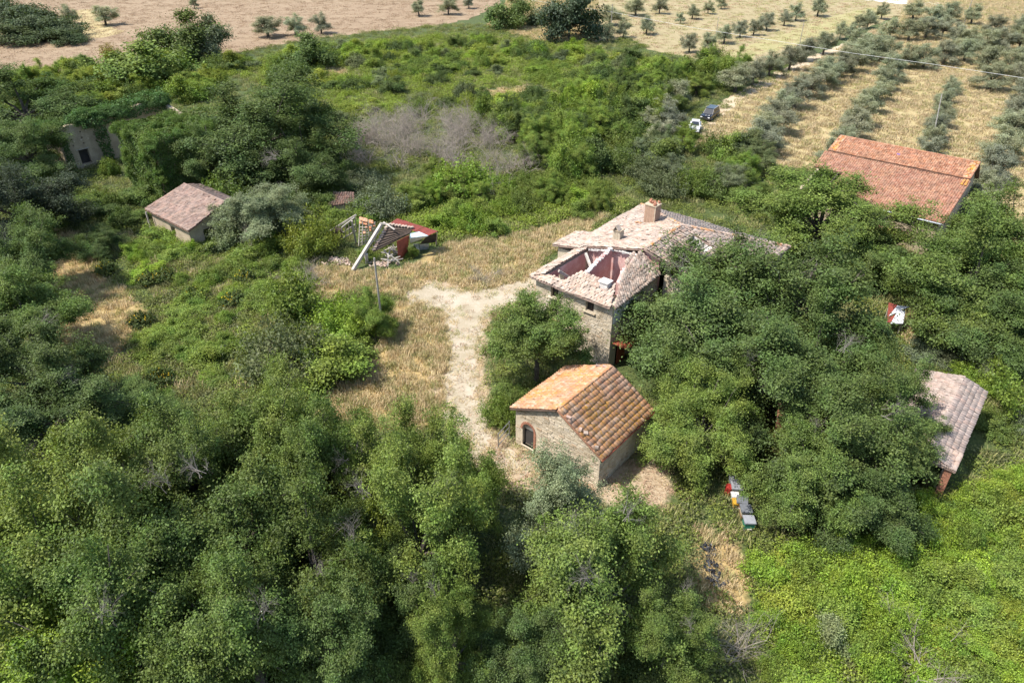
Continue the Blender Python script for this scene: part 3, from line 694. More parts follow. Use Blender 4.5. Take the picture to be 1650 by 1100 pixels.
# ---- tiled shed lower right
def make_right_shed():
    p = ground_at(1501, 594, 3.5); p.z = 0
    b = empty('tiled_shed', p, RZ); tag(b, 'narrow outbuilding with pale pink tile roof and brick pillar at the right', 'shed')
    x0, x1, y0, y1 = -1.0, 3.9, -9.9, 0.0
    tiled(b, [((x0, y1, 3.0), (x0, y0 + 1.0, 2.4), (2.2, y1, 3.75), (2.2, y0 + 1.0, 3.15)), ((4.1, y0, 2.55), (3.9, y1, 3.15), (2.2, y0, 3.12), (2.2, y1, 3.75))], M['tile_pink'], w=.26, c=.37)
    tiled(b, [((2.6, y0, 2.6), (4.15, y0, 2.6), (2.6, y0 + 1.7, 2.9), (4.15, y0 + 1.7, 2.9))], M['tile_pink'], w=.3, c=.42)['label'] = 'flat tiled strip at the near end'
    wall_sheet([(y0 + .6, -.2), (y1 - .1, -.2), (y1 - .1, 2.95), (y0 + .6, 2.4)], [], (3.7, 0, 0), UY, UX, .3).build('wall', M['mortar'], b)
    wall_sheet([(x0 + .2, -.2), (3.4, -.2), (3.4, 2.9), (2.2, 3.5), (x0 + .2, 2.8)], [], (0, y1 - .1, 0), UX, UY, .3).build('wall', M['mortar'], b)
    wall_sheet([(x0 + .2, -.2), (3.1, -.2), (3.1, 2.3), (x0 + .2, 2.2)], [[(1.6, 0), (2.7, 0), (2.7, 1.9), (1.6, 1.9)]], (0, y0 + .9, 0), UX, -UY, .3).build('wall', M['brick'], b)
    pp = empty('pillar', (3.75, y0 + .35, 0)); pp.parent = b
    MB().box((0, 0, 1.15), (.36, .36, 2.5)).build('pillar_core', M['mortar'], pp)
    for k in range(22):
        for s in (0, 1):
            MB().box(((-.11 + .22 * s) if k % 2 else 0, 0 if k % 2 else (-.11 + .22 * s), .06 + k * .112), (.21, .44, .09) if k % 2 else (.44, .21, .09)).build('brick', M['brick'], pp)
make_right_shed()

# ---- small shed left
def make_left_shed():
    p = ground_at(243, 335, 2.8); p.z = 0
    b = empty('small_shed', p, RZ); tag(b, 'small plastered shed with pink tile roof below the ivy covered house', 'shed')
    def skp(s, t, q): return t > .9 and random.random() < .08
    tiled(b, [((-.3, -.6, 2.75), (9.2, -.6, 2.75), (-.3, 4.6, 4.2), (8.4, 4.6, 4.2)), ((8.4, 6.6, 3.6), (-.3, 6.6, 3.6), (8.4, 4.6, 4.2), (-.3, 4.6, 4.2))], M['tile_brown'], w=.27, c=.38, jit=1.4, skip=skp)
    simple_box_walls(b, .2, -.2, 8.4, 6.2, 2.72, M['plaster_beige'], doors=[(3, [(1.6, 0), (2.8, 0), (2.8, 2.0), (1.6, 2.0)]), (0, [(4, .9), (5, .9), (5, 1.9), (4, 1.9)])])
    for x in (.2, 8.4):
        wall_sheet([(-.2, 2.72), (6.2, 2.72), (6.2, 3.5), (4.6, 4.05), (-.2, 2.73)], [], (x, 0, 0), UY, UX if x > 1 else -UX, .3).build('gable', M['plaster_beige'], b)
    for k in range(20): MB().tube([(-.2 + k * .43, 4.6, 4.3), (.28 + k * .43, 4.6, 4.28)], [.15, .13], 8).build('ridge_tile', M['tile_brown'], b)
    MB().box((.2, -.75, 1.3), (.14, .14, 2.6)).build('corner_post', M['white_timber'], b)
make_left_shed()

# ---- house walls swallowed by ivy
def make_ivy_house():
    p = ground_at(112, 278); b = empty('roofless_house', p, RZ)
    tag(b, 'roofless beige plastered house wall with dark window and ivy along its top', 'house')
    top = [(0, 5.6), (1.6, 6.2), (3.6, 6.0), (6, 6.6), (9, 6.4), (12, 6.9), (16, 6.4)]
    win = [(2.0, .6), (3.3, .6), (3.3, 2.6), (2.0, 2.6)]
    holes = [win] + [[(a, z), (a + .22, z), (a + .22, z + .2), (a, z + .2)] for a in (1.5, 2.9, 4.6) for z in (3.3, 4.1, 4.9)]
    # the wall runs up-right (local y), facing the lower right
    wall_sheet([(0, -.3), (16, -.3)] + top[::-1], holes, (0, 0, 0), UY, UX, .6).build('wall', M['plaster_beige'], b)
    wall_sheet([(-7, -.3), (-.6, -.3), (-.6, 5.2), (-3, 5.6), (-7, 4.6)], [], (0, 0, 0), UX, -UY, .6).build('wall', M['plaster_beige'], b)
    wall_sheet([(.1, -.3), (6, -.3), (6, 5.2), (.1, 6.2)], [], (0, 15.5, 0), UX, -UY, .6)  .build('wall', M['plaster_beige'], b)
    MB().box((-.5, 2.65, 1.6), (.1, 1.5, 2.2)).build('opening_shade', M['dark_room'], b)  # near-black panel standing in for the shade behind the window
    MB().box((-.15, 2.65, 2.68), (.36, 1.8, .16)).build('lintel', M['old_timber'], b)
    for z, n in ((3.9, 5), (5.0, 5)):
        for k in range(n): MB().box((.03, .9 + k * .95, z), (.12, .2, .16)).build('putlog_stone', M['stone'], b)
    return b
ivy_house = make_ivy_house()

# ---- collapsed shed in the middle
def make_ruin():
    O = ground_at(592, 424); b = empty('collapsed_shed', O); tag(b, 'collapsed shed of fallen beams, battens and tiles with red sheet metal roof', 'shed')
    g = lambda px, py, z=0: ground_at(px, py, z) - O
    Q = lambda pts: [g(*p) for p in pts]
    # leaning roof slab still carrying tiles along its upper edges
    slab = Q([(601, 405, 1.3), (660, 376, 2.6), (666, 368, 2.9), (626, 362, 3.3)])
    MB().slab(slab, .1).build('roof_slab', M['dark_timber'], b)
    for a, c in ((slab[0], slab[3]), (slab[3], slab[2])):
        n = int((c - a).length / .3)
        for k in range(n):
            q = a.lerp(c, (k + .5) / n); MB().box(q + Vector((0, 0, .09 + .03 * (k % 2))), (.38, .3, .12), rz=random.uniform(-.3, .3) + .6).build('tile', M['tile_pale'], b)
    # lines of planks on the slab
    for k in range(1, 7):
        a = slab[0].lerp(slab[3], k / 7.5); c = slab[1].lerp(slab[2], k / 7.5)
        MB().beam(a + Vector((0, 0, .03)), c + Vector((0, 0, .03)), .2, .05).build('plank', M['dark_timber'], b)
    # long pale beam and posts
    MB().beam(g(568, 436, .05), g(614, 362, 3.6), .3, .3).build('beam', M['white_timber'], b)
    MB().beam(g(591, 424, 0), g(590, 409, 1.2), .3, .3).build('post', M['white_timber'], b)
    # lattice of battens with orange tiles on top
    lat = Q([(578, 396, .5), (606, 388, .7), (604, 358, 3.4), (580, 350, 3.5)])
    for k in range(6):
        MB().beam(lat[0].lerp(lat[1], k / 5), lat[3].lerp(lat[2], k / 5), .09, .1).build('batten', M['old_timber'], b)
    for k in range(9):
        MB().beam(lat[0].lerp(lat[3], k / 9), lat[1].lerp(lat[2], k / 9), .08, .07).build('batten', M['old_timber'], b)
    for i in range(8):
        for j in range(5):
            if random.random() < (.25 + .1 * j):
                q = lat[0].lerp(lat[1], (i + .5) / 8).lerp(lat[3].lerp(lat[2], (i + .5) / 8), .45 + j * .12)
                MB().box(q + Vector((0, 0, .1)), (.24, .45, .09), rot=Euler((.5, 0, random.gauss(.2, .2))).to_matrix()).build('tile', M['tile_orange'], b)
    # dark rack of boards at the left
    rk = Q([(535, 378, 1.6), (550, 387, 1.0), (552, 368, 2.6), (538, 366, 2.5)])
    MB().slab(rk, .1).build('board_panel', M['dark_timber'], b)
    fr = Q([(552, 384, .9), (574, 372, 1.4), (572, 350, 3.4), (551, 366, 2.9)])
    for k in range(5): MB().beam(fr[0].lerp(fr[1], k / 4), fr[3].lerp(fr[2], k / 4), .1).build('batten', M['old_timber'], b)
    for k in range(3): MB().beam(fr[0].lerp(fr[3], k / 2), fr[1].lerp(fr[2], k / 2), .1).build('batten', M['old_timber'], b)
    MB().beam(g(574, 393, 0), g(567, 356, 3.3), .18).build('post', M['old_timber'], b)
    MB().beam(g(532, 372, 1.8), g(574, 346, 3.7), .16).build('beam', M['old_timber'], b)
    MB().beam(g(612, 360, 3.5), g(645, 364, 3.1), .16).build('beam', M['white_timber'], b)
    MB().beam(g(618, 358, 3.5), g(636, 370, 3.2), .12).build('beam', M['white_timber'], b)
    for k in range(34):     # heap of pale battens
        c = g(random.uniform(622, 641), random.uniform(398, 421), random.uniform(.1, .9)); d = Vector((random.uniform(-1, 1), random.uniform(-.8, .8), random.uniform(-.4, .9)))
        MB().beam(c - d * .7, c + d * .7, .09, .07).build('batten', M['white_timber'], b)
    # red painted leaf and wall
    rw = Q([(642, 422, .0), (655, 414, .0), (659, 379, 2.7), (639, 389, 2.4)])
    MB().slab(rw, .12, (0.3, .95, 0)).build('door', M['red_metal'], b)
    # red corrugated roof as single sheets, pale blue sheet and panels
    A0, A1, B0, B1 = g(628, 360, 3.2), g(690, 380, 2.5), g(640, 352, 3.3), g(706, 373, 2.5)
    for k in range(6):
        p0, p1 = A0.lerp(A1, k / 6), A0.lerp(A1, (k + .97) / 6); q0, q1 = B0.lerp(B1, k / 6), B0.lerp(B1, (k + .97) / 6)
        dz = Vector((0, 0, .02 * (k % 2)))
        sh = MB(); nn = 8
        for r in range(nn):
            s0, s1 = r / nn, (r + 1) / nn; z0 = Vector((0, 0, .035 * (r % 2)))
            z1 = Vector((0, 0, .035 * ((r + 1) % 2)))
            sh.slab([p0.lerp(p1, s0) + z0 + dz, p0.lerp(p1, s1) + z1 + dz, q0.lerp(q1, s1) + z1 + dz, q0.lerp(q1, s0) + z0 + dz], .02)
        sh.build('roof_sheet', M['red_metal'], b)
    MB().slab(Q([(660, 383, 2.4), (690, 379.5, 2.58), (675, 373, 2.75), (661, 376, 2.75)]), .05).build('roof_sheet', M['blue_sheet'], b)
    MB().slab(Q([(661, 391, 1.7), (676, 386, 2.0), (690, 380, 2.5), (660, 384, 2.35)]), .05).build('tarpaulin', M['galvanised'], b)
    MB().slab(Q([(668, 396, .0), (677, 407, .0), (674, 393, 1.0), (666, 393, 1.1)]), .06).build('panel', M['white_sheet'], b)
    MB().slab(Q([(677, 403, .0), (690, 401, .0), (691, 393, .9), (676, 394, .9)]), .06).build('panel', M['galvanised'], b)
    MB().slab(Q([(676, 394, .9), (702, 390, .8), (704, 376, 2.3), (688, 380, 2.3)]), .05, (.2, 1, 0)).build('opening_shade', M['dark_room'], b)  # near-black sheet painted in where only shade lies under the roof
    MB().beam(g(703, 396, 0), g(704, 375, 2.4), .12).build('post', M['old_timber'], b)
    rb = MB()
    for k in range(160):
        x, y = (random.gauss(548, 12), random.gauss(421, 3)) if k < 110 else (random.gauss(612, 10), random.gauss(425, 2))
        rb.box(g(x, y, random.uniform(.02, .25)), (random.uniform(.1, .45), random.uniform(.1, .3), random.uniform(.05, .2)), rot=Euler((random.random(), random.random(), random.random() * 6)).to_matrix())
    o = rb.build('rubble', M['tile_pale'], b); o['kind'] = 'stuff'
make_ruin()

def lone_roof(name, label, cat, px, mat, z, wallmat, h=.5):
    O = ground_at(*px[0], 0); O.z = 0; b = empty(name, O); tag(b, label, cat)
    q = [ground_at(a, c, zz) - O for (a, c), zz in zip(px, z)]
    tiled(b, [tuple(q)], mat, w=.27, c=.38)
    for k, (i, j) in enumerate(((0, 1), (2, 3), (0, 2), (1, 3))):
        a, c = q[i].copy(), q[j].copy(); cen = sum(q, Vector()) / 4
        a, c = a.lerp(cen, .1), c.lerp(cen, .1)
        t = [Vector((a.x, a.y, 0)), Vector((c.x, c.y, 0)), c - Vector((0, 0, .15)), a - Vector((0, 0, .15))]
        d = (cen - (a + c) / 2); d.z = 0
        MB().slab(t, .25, d.normalized()).build('wall', wallmat, b)
lone_roof('brown_roofed_hut', 'hut with dark brown tile roof half hidden in the bushes behind the collapsed shed', 'hut', [(528, 332), (572, 328), (538, 310), (570, 311)], M['tile_dark'], (1.7, 1.7, 2.4, 2.4), M['plaster_beige'])
lone_roof('oak_shaded_lean_to', 'low red tiled roof glimpsed through the crown of the big oak', 'shed', [(1252, 672), (1330, 668), (1262, 585), (1330, 572)], M['tile_red'], (2.3, 2.3, 3.3, 3.3), M['brick'])

def sheet_roof():
    O = ground_at(1444, 512); b = empty('sheet_metal_shelter', O); tag(b, 'low shelter roofed with one red and two white metal sheets in the grass', 'shelter')
    g = lambda x, y, z: ground_at(x, y, z) - O
    for pts, m in (([(1429, 518, 1.5), (1437, 520, 1.5), (1448, 492, 1.7), (1432, 487, 1.8)], 'red_metal'), ([(1435, 521, 1.55), (1455, 521, 1.45), (1459, 501, 1.7), (1447, 500, 1.75)], 'white_sheet'), ([(1432, 509, 1.68), (1445, 503, 1.74), (1465, 494, 1.8), (1446, 492, 1.82)], 'white_sheet')):
        MB().slab([g(*p) for p in pts], .03).build('roof_sheet', M[m], b)
    for p in ((1431, 516), (1453, 519), (1434, 490), (1457, 497)):
        q = g(*p, 1.5); MB().beam((q.x, q.y, -.1), (q.x, q.y, 1.45), .1).build('post', M['old_timber'], b)
sheet_roof()

# ------------------------------------------------------------------ plants: prototypes
def leaf_quads(C, N, size, asp=.62):
    """diamond leaves at C facing N"""
    n = len(C); N = N / (np.linalg.norm(N, axis=1, keepdims=True) + 1e-9)
    t = np.cross(N, rng.normal(size=(n, 3))); t /= np.linalg.norm(t, axis=1, keepdims=True) + 1e-9
    s = np.cross(N, t); L = (size * rng.uniform(.65, 1.3, n))[:, None]; Wd = L * asp
    V = np.stack([C - t * L * .5, C + s * Wd * .5 + N * L * .06, C + t * L * .5, C - s * Wd * .5 + N * L * .06], 1)
    return V.reshape(-1, 3), np.arange(n * 4).reshape(-1, 4)

def unit(n):
    v = rng.normal(size=(n, 3)); return v / np.linalg.norm(v, axis=1, keepdims=True)

def crown(name, rx, rz, hc, lobes, tufts, leaves, size, mat, spread=.3, lobe_r=(.3, .44), bottom=-.45, asp=.62, inner=.55, up=.5, pts_out=None):
    d = unit(lobes * 6); d = d[d[:, 2] > bottom]
    # keep lobes apart
    keep = []
    for q in d:
        if all(np.dot(q, k) < 1 - 1.6 / lobes for k in keep) or rng.random() < .1: keep.append(q)
        if len(keep) >= lobes: break
    d = np.array(keep); rr = rng.uniform(inner, .82, len(d))
    LC = d * rr[:, None] * np.array([rx, rx, rz]) + np.array([0, 0, hc])
    LR = rng.uniform(*lobe_r, len(d)) * rx
    TC = []; TN = []
    for c, r in zip(LC, LR):
        u = unit(tufts); out = (c - np.array([0, 0, hc - rz * .35])); out /= np.linalg.norm(out) + 1e-9
        u = u + out * .55 + np.array([0, 0, .25]); u /= np.linalg.norm(u, axis=1, keepdims=True)
        rad = r * rng.uniform(.55, 1.12, tufts) * (1 + .18 * np.sin(u[:, 0] * 5 + c[0]) * np.sin(u[:, 1] * 4 + c[1]))
        TC.append(c + u * rad[:, None] * np.array([1, 1, .85])); TN.append(u)
    TC = np.concatenate(TC); TN = np.concatenate(TN)
    n = len(TC)
    C = np.repeat(TC, leaves, 0) + rng.normal(size=(n * leaves, 3)) * spread * np.array([1, 1, .6])
    N = np.repeat(TN, leaves, 0) * .5 + np.array([0, 0, up]) + rng.normal(size=(n * leaves, 3)) * .55
    ok = C[:, 2] > .1
    Vv, q = leaf_quads(C[ok], N[ok], size, asp)
    tv = np.repeat(np.repeat(rng.uniform(0, 1, n) ** 1.4, leaves)[ok], 4)
    if pts_out is not None: pts_out.append((LC, LR))
    me = np_mesh(name, Vv, q, mat=mat); a = me.attributes.new('tuft', 'FLOAT', 'POINT'); a.data.foreach_set('value', tv.astype(np.float32))
    return me

def trunk_mesh(name, lobes, hfork, r0, mat, hc, lean=0.0, n_limb=9, stub=None):
    mb = MB(); LC, LR = lobes
    pts = [(0, 0, -.3), (lean * .3, .05, hfork * .5), (lean, -.05, hfork)]
    mb.tube(pts, [r0 * 1.25, r0, r0 * .85], 8)
    idx = rng.permutation(len(LC))[:n_limb]
    for k in idx:
        e = Vector(LC[k]); s = Vector((lean, -.05, hfork * random.uniform(.75, 1.0)))
        m1 = s.lerp(e, .35) + Vector((random.gauss(0, .2), random.gauss(0, .2), -.1 * (e - s).length * .3)); m2 = s.lerp(e, .7) + Vector((random.gauss(0, .25), random.gauss(0, .25), .1))
        rl = r0 * random.uniform(.32, .5)
        mb.tube([s, m1, m2, e], [rl, rl * .8, rl * .55, rl * .25], 6)
        for _ in range(4):
            t = m2.lerp(e, random.random()); f = Vector(unit(1)[0]) * LR[k] * .95; f.z = abs(f.z) * .7
            mb.tube([t, t + f * .5 + Vector(unit(1)[0]) * .12, t + f], [rl * .3, rl * .18, rl * .06], 4, cap=False)
    return mb.mesh(name, mat)

def dead_twigs(name, n, ln, mat, r=.03, seed_dirs=None, depth=3):
    """bare branching twigs rising from the base"""
    V = []; F = []
    def seg(a, b, r0, r1):
        d = (b - a); 
        if d.length < 1e-4: return
        q = d.to_track_quat('Z', 'X').to_matrix(); b0 = len(V)
        for p, rr in ((a, r0), (b, r1)):
            for k in range(3):
                an = 2.094 * k; V.append(tuple(p + q @ Vector((math.cos(an) * rr, math.sin(an) * rr, 0))))
        for k in range(3): F.append((b0 + k, b0 + (k + 1) % 3, b0 + 3 + (k + 1) % 3, b0 + 3 + k))
    def grow(p, d, L, r, dep):
        st = 3
        for i in range(st):
            d2 = (d + Vector(unit(1)[0]) * .28).normalized(); q = p + d2 * L / st
            seg(p, q, r, r * .8); p, d, r = q, d2, r * .8
            if dep > 0:
                for _ in range(2 if dep > 1 else 2):
                    if random.random() < .75:
                        grow(p, (d + Vector(unit(1)[0]) * .85).normalized(), L * random.uniform(.4, .65), r * .6, dep - 1)
    for k in range(n):
        a = random.uniform(0, 6.28); tl = random.uniform(.1, .9)
        grow(Vector((random.gauss(0, .3), random.gauss(0, .3), 0)), Vector((math.cos(a) * tl, math.sin(a) * tl, 1)).normalized(), ln * random.uniform(.7, 1.1), r, depth)
    return np_mesh(name, V, F, mat=mat)

def spray_crown(name, Rr, H, fork, n_prim, n_sec, n_spray, leaves, size, mat, el=(-8, 85), spread=.3, asp=.6, r0=.34, lean=0.0, bark=None, sec_len=(.14, .32), reach=(.6, 1.0)):
    """limbs, side branches and leaf sprays grown out from a fork: an uneven crown with gaps"""
    LCn = []; TN = []; TV = []; SZ = []; mb = MB()
    fk = np.array([lean, 0, fork]); mb.tube([(0, 0, -.3), (lean * .35, .06, fork * .5), tuple(fk)], [r0 * 1.3, r0, r0 * .85], 8)
    for i in range(n_prim):
        az = 2.4 * i + rng.normal(0, .35); e = math.asin(rng.uniform(math.sin(R(el[0])), math.sin(R(el[1]))))
        d = np.array([math.cos(az) * math.cos(e), math.sin(az) * math.cos(e), math.sin(e)])
        f = rng.uniform(*reach)
        end = fk + d * np.array([Rr, Rr, H - fork if d[2] > 0 else fork * .9]) * f
        bend = rng.normal(0, .1, 3) * Rr + np.array([0, 0, .12 * Rr * math.cos(e)])
        P = lambda t: fk * (1 - t) + end * t + bend * (4 * t * (1 - t)) * .5
        rl = r0 * rng.uniform(.3, .5)
        mb.tube([P(t) for t in (0, .3, .65, 1)], [rl, rl * .75, rl * .45, rl * .15], 5, cap=False)
        dn = (end - fk); dn /= np.linalg.norm(dn) + 1e-9
        big = rng.uniform(.75, 1.3)
        for s in range(n_sec):
            t = rng.uniform(.38, 1.0); b = P(t); u = unit(1)[0]
            sdv = dn * .55 + u * .85 + np.array([0, 0, .3]); sdv /= np.linalg.norm(sdv)
            L = Rr * rng.uniform(*sec_len) * big
            if s < 4: mb.tube([b, b + sdv * L * .5 + rng.normal(0, .05, 3), b + sdv * L], [rl * .3, rl * .18, rl * .06], 4, cap=False)
            for g in range(n_spray):
                c = b + sdv * L * rng.uniform(.25, 1.1) + rng.normal(0, .05, 3) * Rr
                if c[2] < .15: continue
                LCn.append(c); TN.append(sdv * .6 + (c - fk) / (np.linalg.norm(c - fk) + 1e-6) * .5); TV.append(rng.uniform(0, 1) ** 1.5); SZ.append(rng.uniform(.6, 1.35))
    C0 = np.array(LCn); N0 = np.array(TN); tv = np.array(TV); sz = np.array(SZ); n = len(C0)
    C = np.repeat(C0, leaves, 0) + rng.normal(size=(n * leaves, 3)) * (spread * np.repeat(sz, leaves))[:, None] * np.array([1, 1, .55])
    N = np.repeat(N0, leaves, 0) * .5 + np.array([0, 0, .55]) + rng.normal(size=(n * leaves, 3)) * .5
    ok = C[:, 2] > .08
    V, f = leaf_quads(C[ok], N[ok], size, asp)
    me = np_mesh(name, V, f, mat=mat); a = me.attributes.new('tuft', 'FLOAT', 'POINT'); a.data.foreach_set('value', np.repeat(np.repeat(tv, leaves)[ok], 4).astype(np.float32))
    return me, mb.mesh(name + '_trunk', bark or M['bark'])

PROTO = {}
def add_proto(kind, H0, R0, crown_me, trunk_me=None, zc=.55): PROTO.setdefault(kind, []).append((H0, R0, crown_me, trunk_me, zc))
for k in range(4):
    c, t = spray_crown('oak_crown', 5.0, 9.2, 3.0, 22, 11, 5, 84, .138, M['leaf'], (-40, 88), .29, r0=.33, reach=(.74, 1.0), lean=random.gauss(0, .3))
    add_proto('oak', 9.2, 4.75, c, t, .54)
for k in range(3):      # looser crowns with deep gaps
    c, t = spray_crown('oak_crown', 5.2, 9.4, 3.2, 19, 11, 5, 80, .138, M['leaf'], (-34, 86), .26, r0=.36, lean=random.gauss(0, .5), sec_len=(.12, .28), reach=(.58, 1.02))
    add_proto('open_oak', 9.4, 4.9, c, t, .55)
c, t = spray_crown('oak_crown', 4.6, 9.0, 3.6, 22, 10, 5, 76, .15, M['leaf'], (-8, 88), .28, r0=.26, reach=(.7, 1.0))
add_proto('upright', 9.2, 4.5, c, t, .62)
for k in range(3):
    c, t = spray_crown('olive_crown', 2.1, 3.9, 1.1, 14, 7, 4, 46, .13, M['leaf_soft'], (-16, 84), .19, asp=.36, r0=.17, lean=random.gauss(0, .12))
    add_proto('olive', 3.95, 2.0, c, t, .56)
for k in range(4):
    c, t = spray_crown('shrub_foliage', 1.9, 2.5, .45, 13, 6, 4, 44, .135, M['leaf'], (-10, 84), .24, r0=.07)
    add_proto('shrub', 2.6, 1.85, c, t, .45)
def shoot_bush(name, R0, H, n, leaves, size, mat, upright=1.0, wid=.13):
    """many leafy shoots rising in different directions"""
    C = []; N = []
    for k in range(n):
        a = rng.uniform(0, 6.28); tl = rng.uniform(0, 1) ** .6
        d = np.array([math.cos(a) * tl, math.sin(a) * tl, upright * rng.uniform(.7, 1.2)]); d /= np.linalg.norm(d)
        b = np.array([math.cos(a), math.sin(a), 0]) * tl * R0 * rng.uniform(.2, .6)
        L = H * rng.uniform(.6, 1.1) * (1 - .35 * tl)
        t = rng.uniform(.15, 1, leaves)[:, None]
        curve = b + d * t * L + np.array([math.cos(a), math.sin(a), -.2]) * (t ** 2) * R0 * .35 * tl
        C.append(curve + rng.normal(size=(leaves, 3)) * wid); N.append(rng.normal(size=(leaves, 3)) * .6 + np.array([math.cos(a) * .4, math.sin(a) * .4, .6]))
    C = np.concatenate(C); N = np.concatenate(N); ok = C[:, 2] > .02
    V, q = leaf_quads(C[ok], N[ok], size, .5); return np_mesh(name, V, q, mat=mat)
for k in range(3): add_proto('bush', 2.6, 1.9, shoot_bush('bush_foliage', 1.7, 2.5, 150, 80, .15, M['leaf'], .9), None, .42)
for k in range(3): add_proto('mound', 1.35, 2.0, spray_crown('bramble_foliage', 1.7, 1.15, .2, 15, 6, 4, 34, .125, M['leaf'], (0, 80), .22, r0=.03)[0], None, .4)
for k in range(2): add_proto('cone', 3.6, 1.3, shoot_bush('cone_foliage', 1.0, 3.4, 130, 60, .17, M['leaf'], 2.2, .11), None, .5)
for k in range(3): add_proto('dead', 3.2, 1.7, dead_twigs('twigs', 9, 2.2, M['dead_wood'], .035), None, .5)
M['broom_stem'] = mat_leaf('broom_stem', trans=.15, var=.35)
for k in range(2): add_proto('broom', 1.7, 1.2, shoot_bush('broom_stems', .9, 1.6, 150, 30, .2, M['broom_stem'], 1.3, .05), None, .45)
FLOWER = shoot_bush('flowers', .75, 1.65, 26, 7, .16, M['flower'], 1.4, .12)
# a bank of dense dead-branch tips for oaks
TWIG = dead_twigs('dead_branch', 5, 1.4, M['grey_twig'], .026, depth=3)

GREEN = dict(oak=(.118, .176, .036), oak_light=(.155, .215, .040), oak_dark=(.090, .140, .035), olive=(0.245, 0.272, 0.170), olive_grey=(0.223, 0.239, 0.165), bright=(0.193, 0.304, 0.034), mid=(0.158, 0.240, 0.037),
             dull=(0.141, 0.177, 0.075), yellow=(0.226, 0.292, 0.041), grey=(0.170, 0.207, 0.110), ivy=(0.068, 0.140, 0.032), bramble=(0.164, 0.243, 0.042), willow=(0.193, 0.237, 0.104))

def plant_at(name, cat, label, kind, pos, Rw, H, col, group=None, var=None, parts=None, rz=None):
    H0, R0, cm, tm, zc = PROTO[kind][var if var is not None else random.randrange(len(PROTO[kind]))]
    sc = (Rw / R0, Rw / R0 * random.uniform(.92, 1.08), H / H0)
    rz = random.uniform(0, 6.28) if rz is None else rz
    jv = random.uniform(.88, 1.12); jh = random.uniform(.96, 1.04); jc = (col[0] * jv * jh, col[1] * jv, col[2] * jv / jh)
    if tm is None and not parts:
        o = link(name, cm, None, pos, (0, 0, rz), sc); o.color = (*jc, 1)
        return tag(o, label, cat, group)
    r = empty(name, pos, rz); r.scale = sc; tag(r, label, cat, group)
    o = link('crown' if tm is not None and kind != 'shrub' else 'foliage', cm, r); o.color = (*jc, 1)
    if tm is not None: link('trunk' if kind != 'shrub' else 'stem', tm, r)
    for nm, me, loc, rot, s2 in (parts or ()):
        x = link(nm, me, r, loc, rot, s2)
        if nm == 'flowers': x['kind'] = 'stuff'
    return r

def plant(name, cat, label, kind, px, py, wpx, H, col, group=None, var=None, twigs=0, dead=False):
    """plant whose crown centre shows at (px, py), crown wpx wide in the photograph"""
    zc = H * PROTO[kind][0][4]; p = ground_at(px, py, zc)
    s = math.sqrt(p.x ** 2 + p.y ** 2 + (HCAM - zc) ** 2); Rw = wpx / 2 * s / FOC
    p.z = 0; parts = []
    H0, R0 = PROTO[kind][0][:2]
    for k in range(twigs):
        a = random.uniform(0, 6.28); e = random.uniform(.25, 1.1)
        parts.append(('dead_branch', TWIG, (math.cos(a) * R0 * .72 * math.cos(e), math.sin(a) * R0 * .72 * math.cos(e), H0 * .53 + math.sin(e) * H0 * .3), (random.gauss(0, .8), random.gauss(0, .8), a), .8))
    return plant_at(name, cat, label, kind, p, Rw, H, GREEN[col] if isinstance(col, str) else col, group, var, parts)

# ------------------------------------------------------------------ trees one can tell apart
G1 = 'oaks of the wood in front'
def oak(label, *a, kind='oak', name='oak_tree', cat='oak tree', **k): return plant(name, cat, label, kind, *a, **k)
